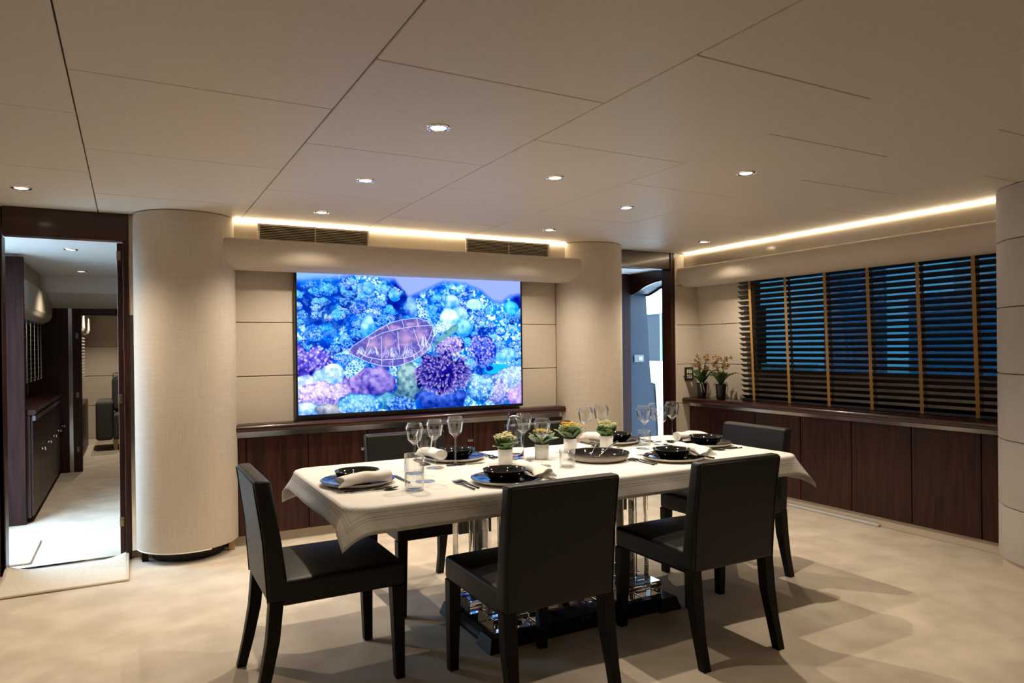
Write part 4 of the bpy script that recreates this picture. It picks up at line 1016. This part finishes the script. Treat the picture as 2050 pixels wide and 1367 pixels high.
# ---- flower pots
def leaf_mesh(name, L, W, bend, m, cup=.25):
    mb = MB()
    def fn(a, c):
        w_ = W*math.sin(PI*min(.975,.10+.875*c))**.8; x = (a-.5)*2*w_
        y = L*(.42+.30*bend)*c+L*.12*bend*c*c; z = L*((1.05-.25*bend)*c-.42*bend*c*c)+cup*abs(x)*(1-c*.5)
        return (x, y, z)
    mb.grid(fn, 5, 9); me = mb.mesh(name, m); return me
def flower_pot(loc, fm, spread, seed, label, nleaf=13, lm='leaf', flowers=(5, .03, .055)):
    r = random.Random(seed)
    t = thing('flower_pot', label, 'potted plant', loc, world=False, group='kalanchoe pots along the table centre')
    MB().lathe([(0,0),(.034,0),(.0355,.002),(.0365,.072),(.0355,.074),(.0335,.072),(.0325,.062),(0,.062)], 40).build('pot', M['white_ceramic'], t)
    MB().lathe([(0,.064),(.0325,.063)], 20).build('soil', M['soil'], t)
    for k in range(nleaf):
        inner = k >= nleaf*0.6
        L = r.uniform(.074,.090)*(1 if not inner else .82)*spread
        me = leaf_mesh('leaf', L, L*.42, r.uniform(.35,.9) if not inner else .12, M[lm if k % 3 else 'leaf_rim'])
        o = bpy.data.objects.new('leaf', me); C.objects.link(o); o.parent = t
        a = 2*PI*k/(nleaf*.6)+(.5 if inner else 0)+r.uniform(-.2,.2)
        o.location = (.012*math.cos(a), .012*math.sin(a), .064); o.rotation_euler = (r.uniform(-.1,.15)-(0 if inner else .05), 0, a-PI/2)
        md = o.modifiers.new('s', 'SOLIDIFY'); md.thickness = .0016
    n, rad, h = flowers
    for k in range(n):
        a = 2*PI*k/n+r.uniform(-.3,.3); q_ = rad*math.sqrt((k+.3)/n); cx, cy = q_*math.cos(a), q_*math.sin(a); cz = .064+h+r.uniform(-.008,.01)-q_*.35
        MB().tube([(cx*.2,cy*.2,.062),(cx*.7,cy*.7,.062+(cz-.062)*.6),(cx,cy,cz)], .0014, 5).build('stem', M['stem'], t)
        m = MB()
        for j in range(22):
            b_ = r.uniform(0,2*PI); d = .021*math.sqrt(r.random()); px, py, pz = cx+d*math.cos(b_), cy+d*math.sin(b_), cz+.012*(1-(d/.021)**2)+r.uniform(-.002,.002)
            ro = r.uniform(0,PI)
            for p in range(4):
                g_ = ro+p*PI/2; ux, uy = math.cos(g_), math.sin(g_)
                m.add([(px,py,pz),(px+ux*.0050-uy*.0024,py+uy*.0050+ux*.0024,pz+.0020),(px+ux*.0074,py+uy*.0074,pz+.0006),(px+ux*.0050+uy*.0024,py+uy*.0050-ux*.0024,pz+.0020)], [(0,1,2,3)])
        o = m.build('flower_cluster', M[fm], t); o['kind'] = 'stuff'
    return t
flower_pot((1.606,3.017,TT), 'petal_cream', 1.0, 1, 'white pot of cream kalanchoe, leftmost of the four flower pots', flowers=(8,.043,.078))
flower_pot((1.842,3.065,TT), 'petal_yellow', 1.12, 2, 'white pot of yellow kalanchoe, second from left, seen through a wine glass', nleaf=12, flowers=(6,.042,.080))
flower_pot((2.086,3.171,TT), 'petal_yellow', 1.18, 3, 'white pot of bright yellow kalanchoe with spreading leaves, third from left', nleaf=12, flowers=(8,.044,.088))
flower_pot((2.318,3.160,TT), 'petal_green', 1.06, 4, 'white pot of greenish cream kalanchoe, rightmost of the four flower pots', flowers=(8,.044,.078))

# ---- orchids on the window ledge
def orchid(loc, seed, label):
    r = random.Random(seed); t = thing('potted_orchid', label, 'potted orchid', loc, world=False, group='orchids on the window ledge')
    MB().lathe([(0,0),(.034,0),(.036,.003),(.049,.128),(.052,.130),(.052,.140),(.048,.140),(.046,.128),(0,.125)], 32).build('pot', M['black_plastic'], t)
    for k in range(8):
        a = 2*PI*k/8+r.uniform(-.2,.2)+.5; L = r.uniform(.20,.24)*(.70+.30*abs(math.cos(a))); up = r.uniform(.9,1.5); W_ = r.uniform(.028,.037)
        def fn(aa, c):
            w_ = W_*math.sin(PI*min(.97,.08+c*.9)); x = (aa-.5)*2*w_
            return (x, L*c*.78, L*(up*c-.62*up*c*c*1.0)*1.15+.3*abs(x))
        o = MB().grid(fn, 4, 10).build('leaf', M['orchid_leaf'], t, solid=.002); o.location = (0,0,.125); o.rotation_euler = (0,0,a)
    for s in range(4):
        a = 2*PI*s/4+r.uniform(-.4,.4); hx, hy = .05*math.cos(a), .065*math.sin(a); H_ = r.uniform(.31,.37)
        MB().tube([(0,0,.12),(hx*.25,hy*.25,.20),(hx*.6,hy*.6,.28),(hx,hy,H_)], .0026, 6).build('flower_stem', M['stem'], t)
        for k in range(5):
            cx = hx*1.05+r.uniform(-.032,.032); cy = hy*1.05+r.uniform(-.036,.036); cz = r.uniform(.275,.395)
            m = MB(); ro = r.uniform(0,1.2); n_ = Vector((-.8+r.uniform(-.4,.4), -.6+r.uniform(-.5,.5), r.uniform(-.2,.3))).normalized(); e1 = n_.cross(Vector((0,0,1))).normalized(); e2 = n_.cross(e1)
            c_ = Vector((cx,cy,cz))
            for p in range(5):
                g_ = ro+2*PI*p/5; d = e1*math.cos(g_)+e2*math.sin(g_); q_ = n_.cross(d)
                m.add([c_, c_+d*.010+q_*.0062+n_*.003, c_+d*.019+q_*.0042, c_+d*.023, c_+d*.019-q_*.0042, c_+d*.010-q_*.0062+n_*.003], [(0,1,2,3,4,5)])
            m.ball(tuple(c_+n_*.004), .0045, 6, 4)
            m.build('flower', M['orchid_petal'], t)
    for k in range(5):
        a = r.uniform(0,2*PI); R_ = r.uniform(.075,.11)
        MB().tube([(.03*math.cos(a),.03*math.sin(a),.13),(.062*math.cos(a),.062*math.sin(a),.155),(R_*math.cos(a+.2),R_*math.sin(a+.2),.11),(R_*1.05*math.cos(a+.3),R_*1.05*math.sin(a+.3),.055)], [.003,.003,.003,.002], 6).build('aerial_root', M['root'], t)
    return t
orchid((4.695,4.895,.826), 11, 'spotted burgundy orchid in a black pot, nearer the switch plate')
orchid((4.695,4.655,.826), 23, 'spotted burgundy orchid in a black pot, nearer the blind')

for o in bpy.data.objects:
    if '_world' in o: del o['_world']
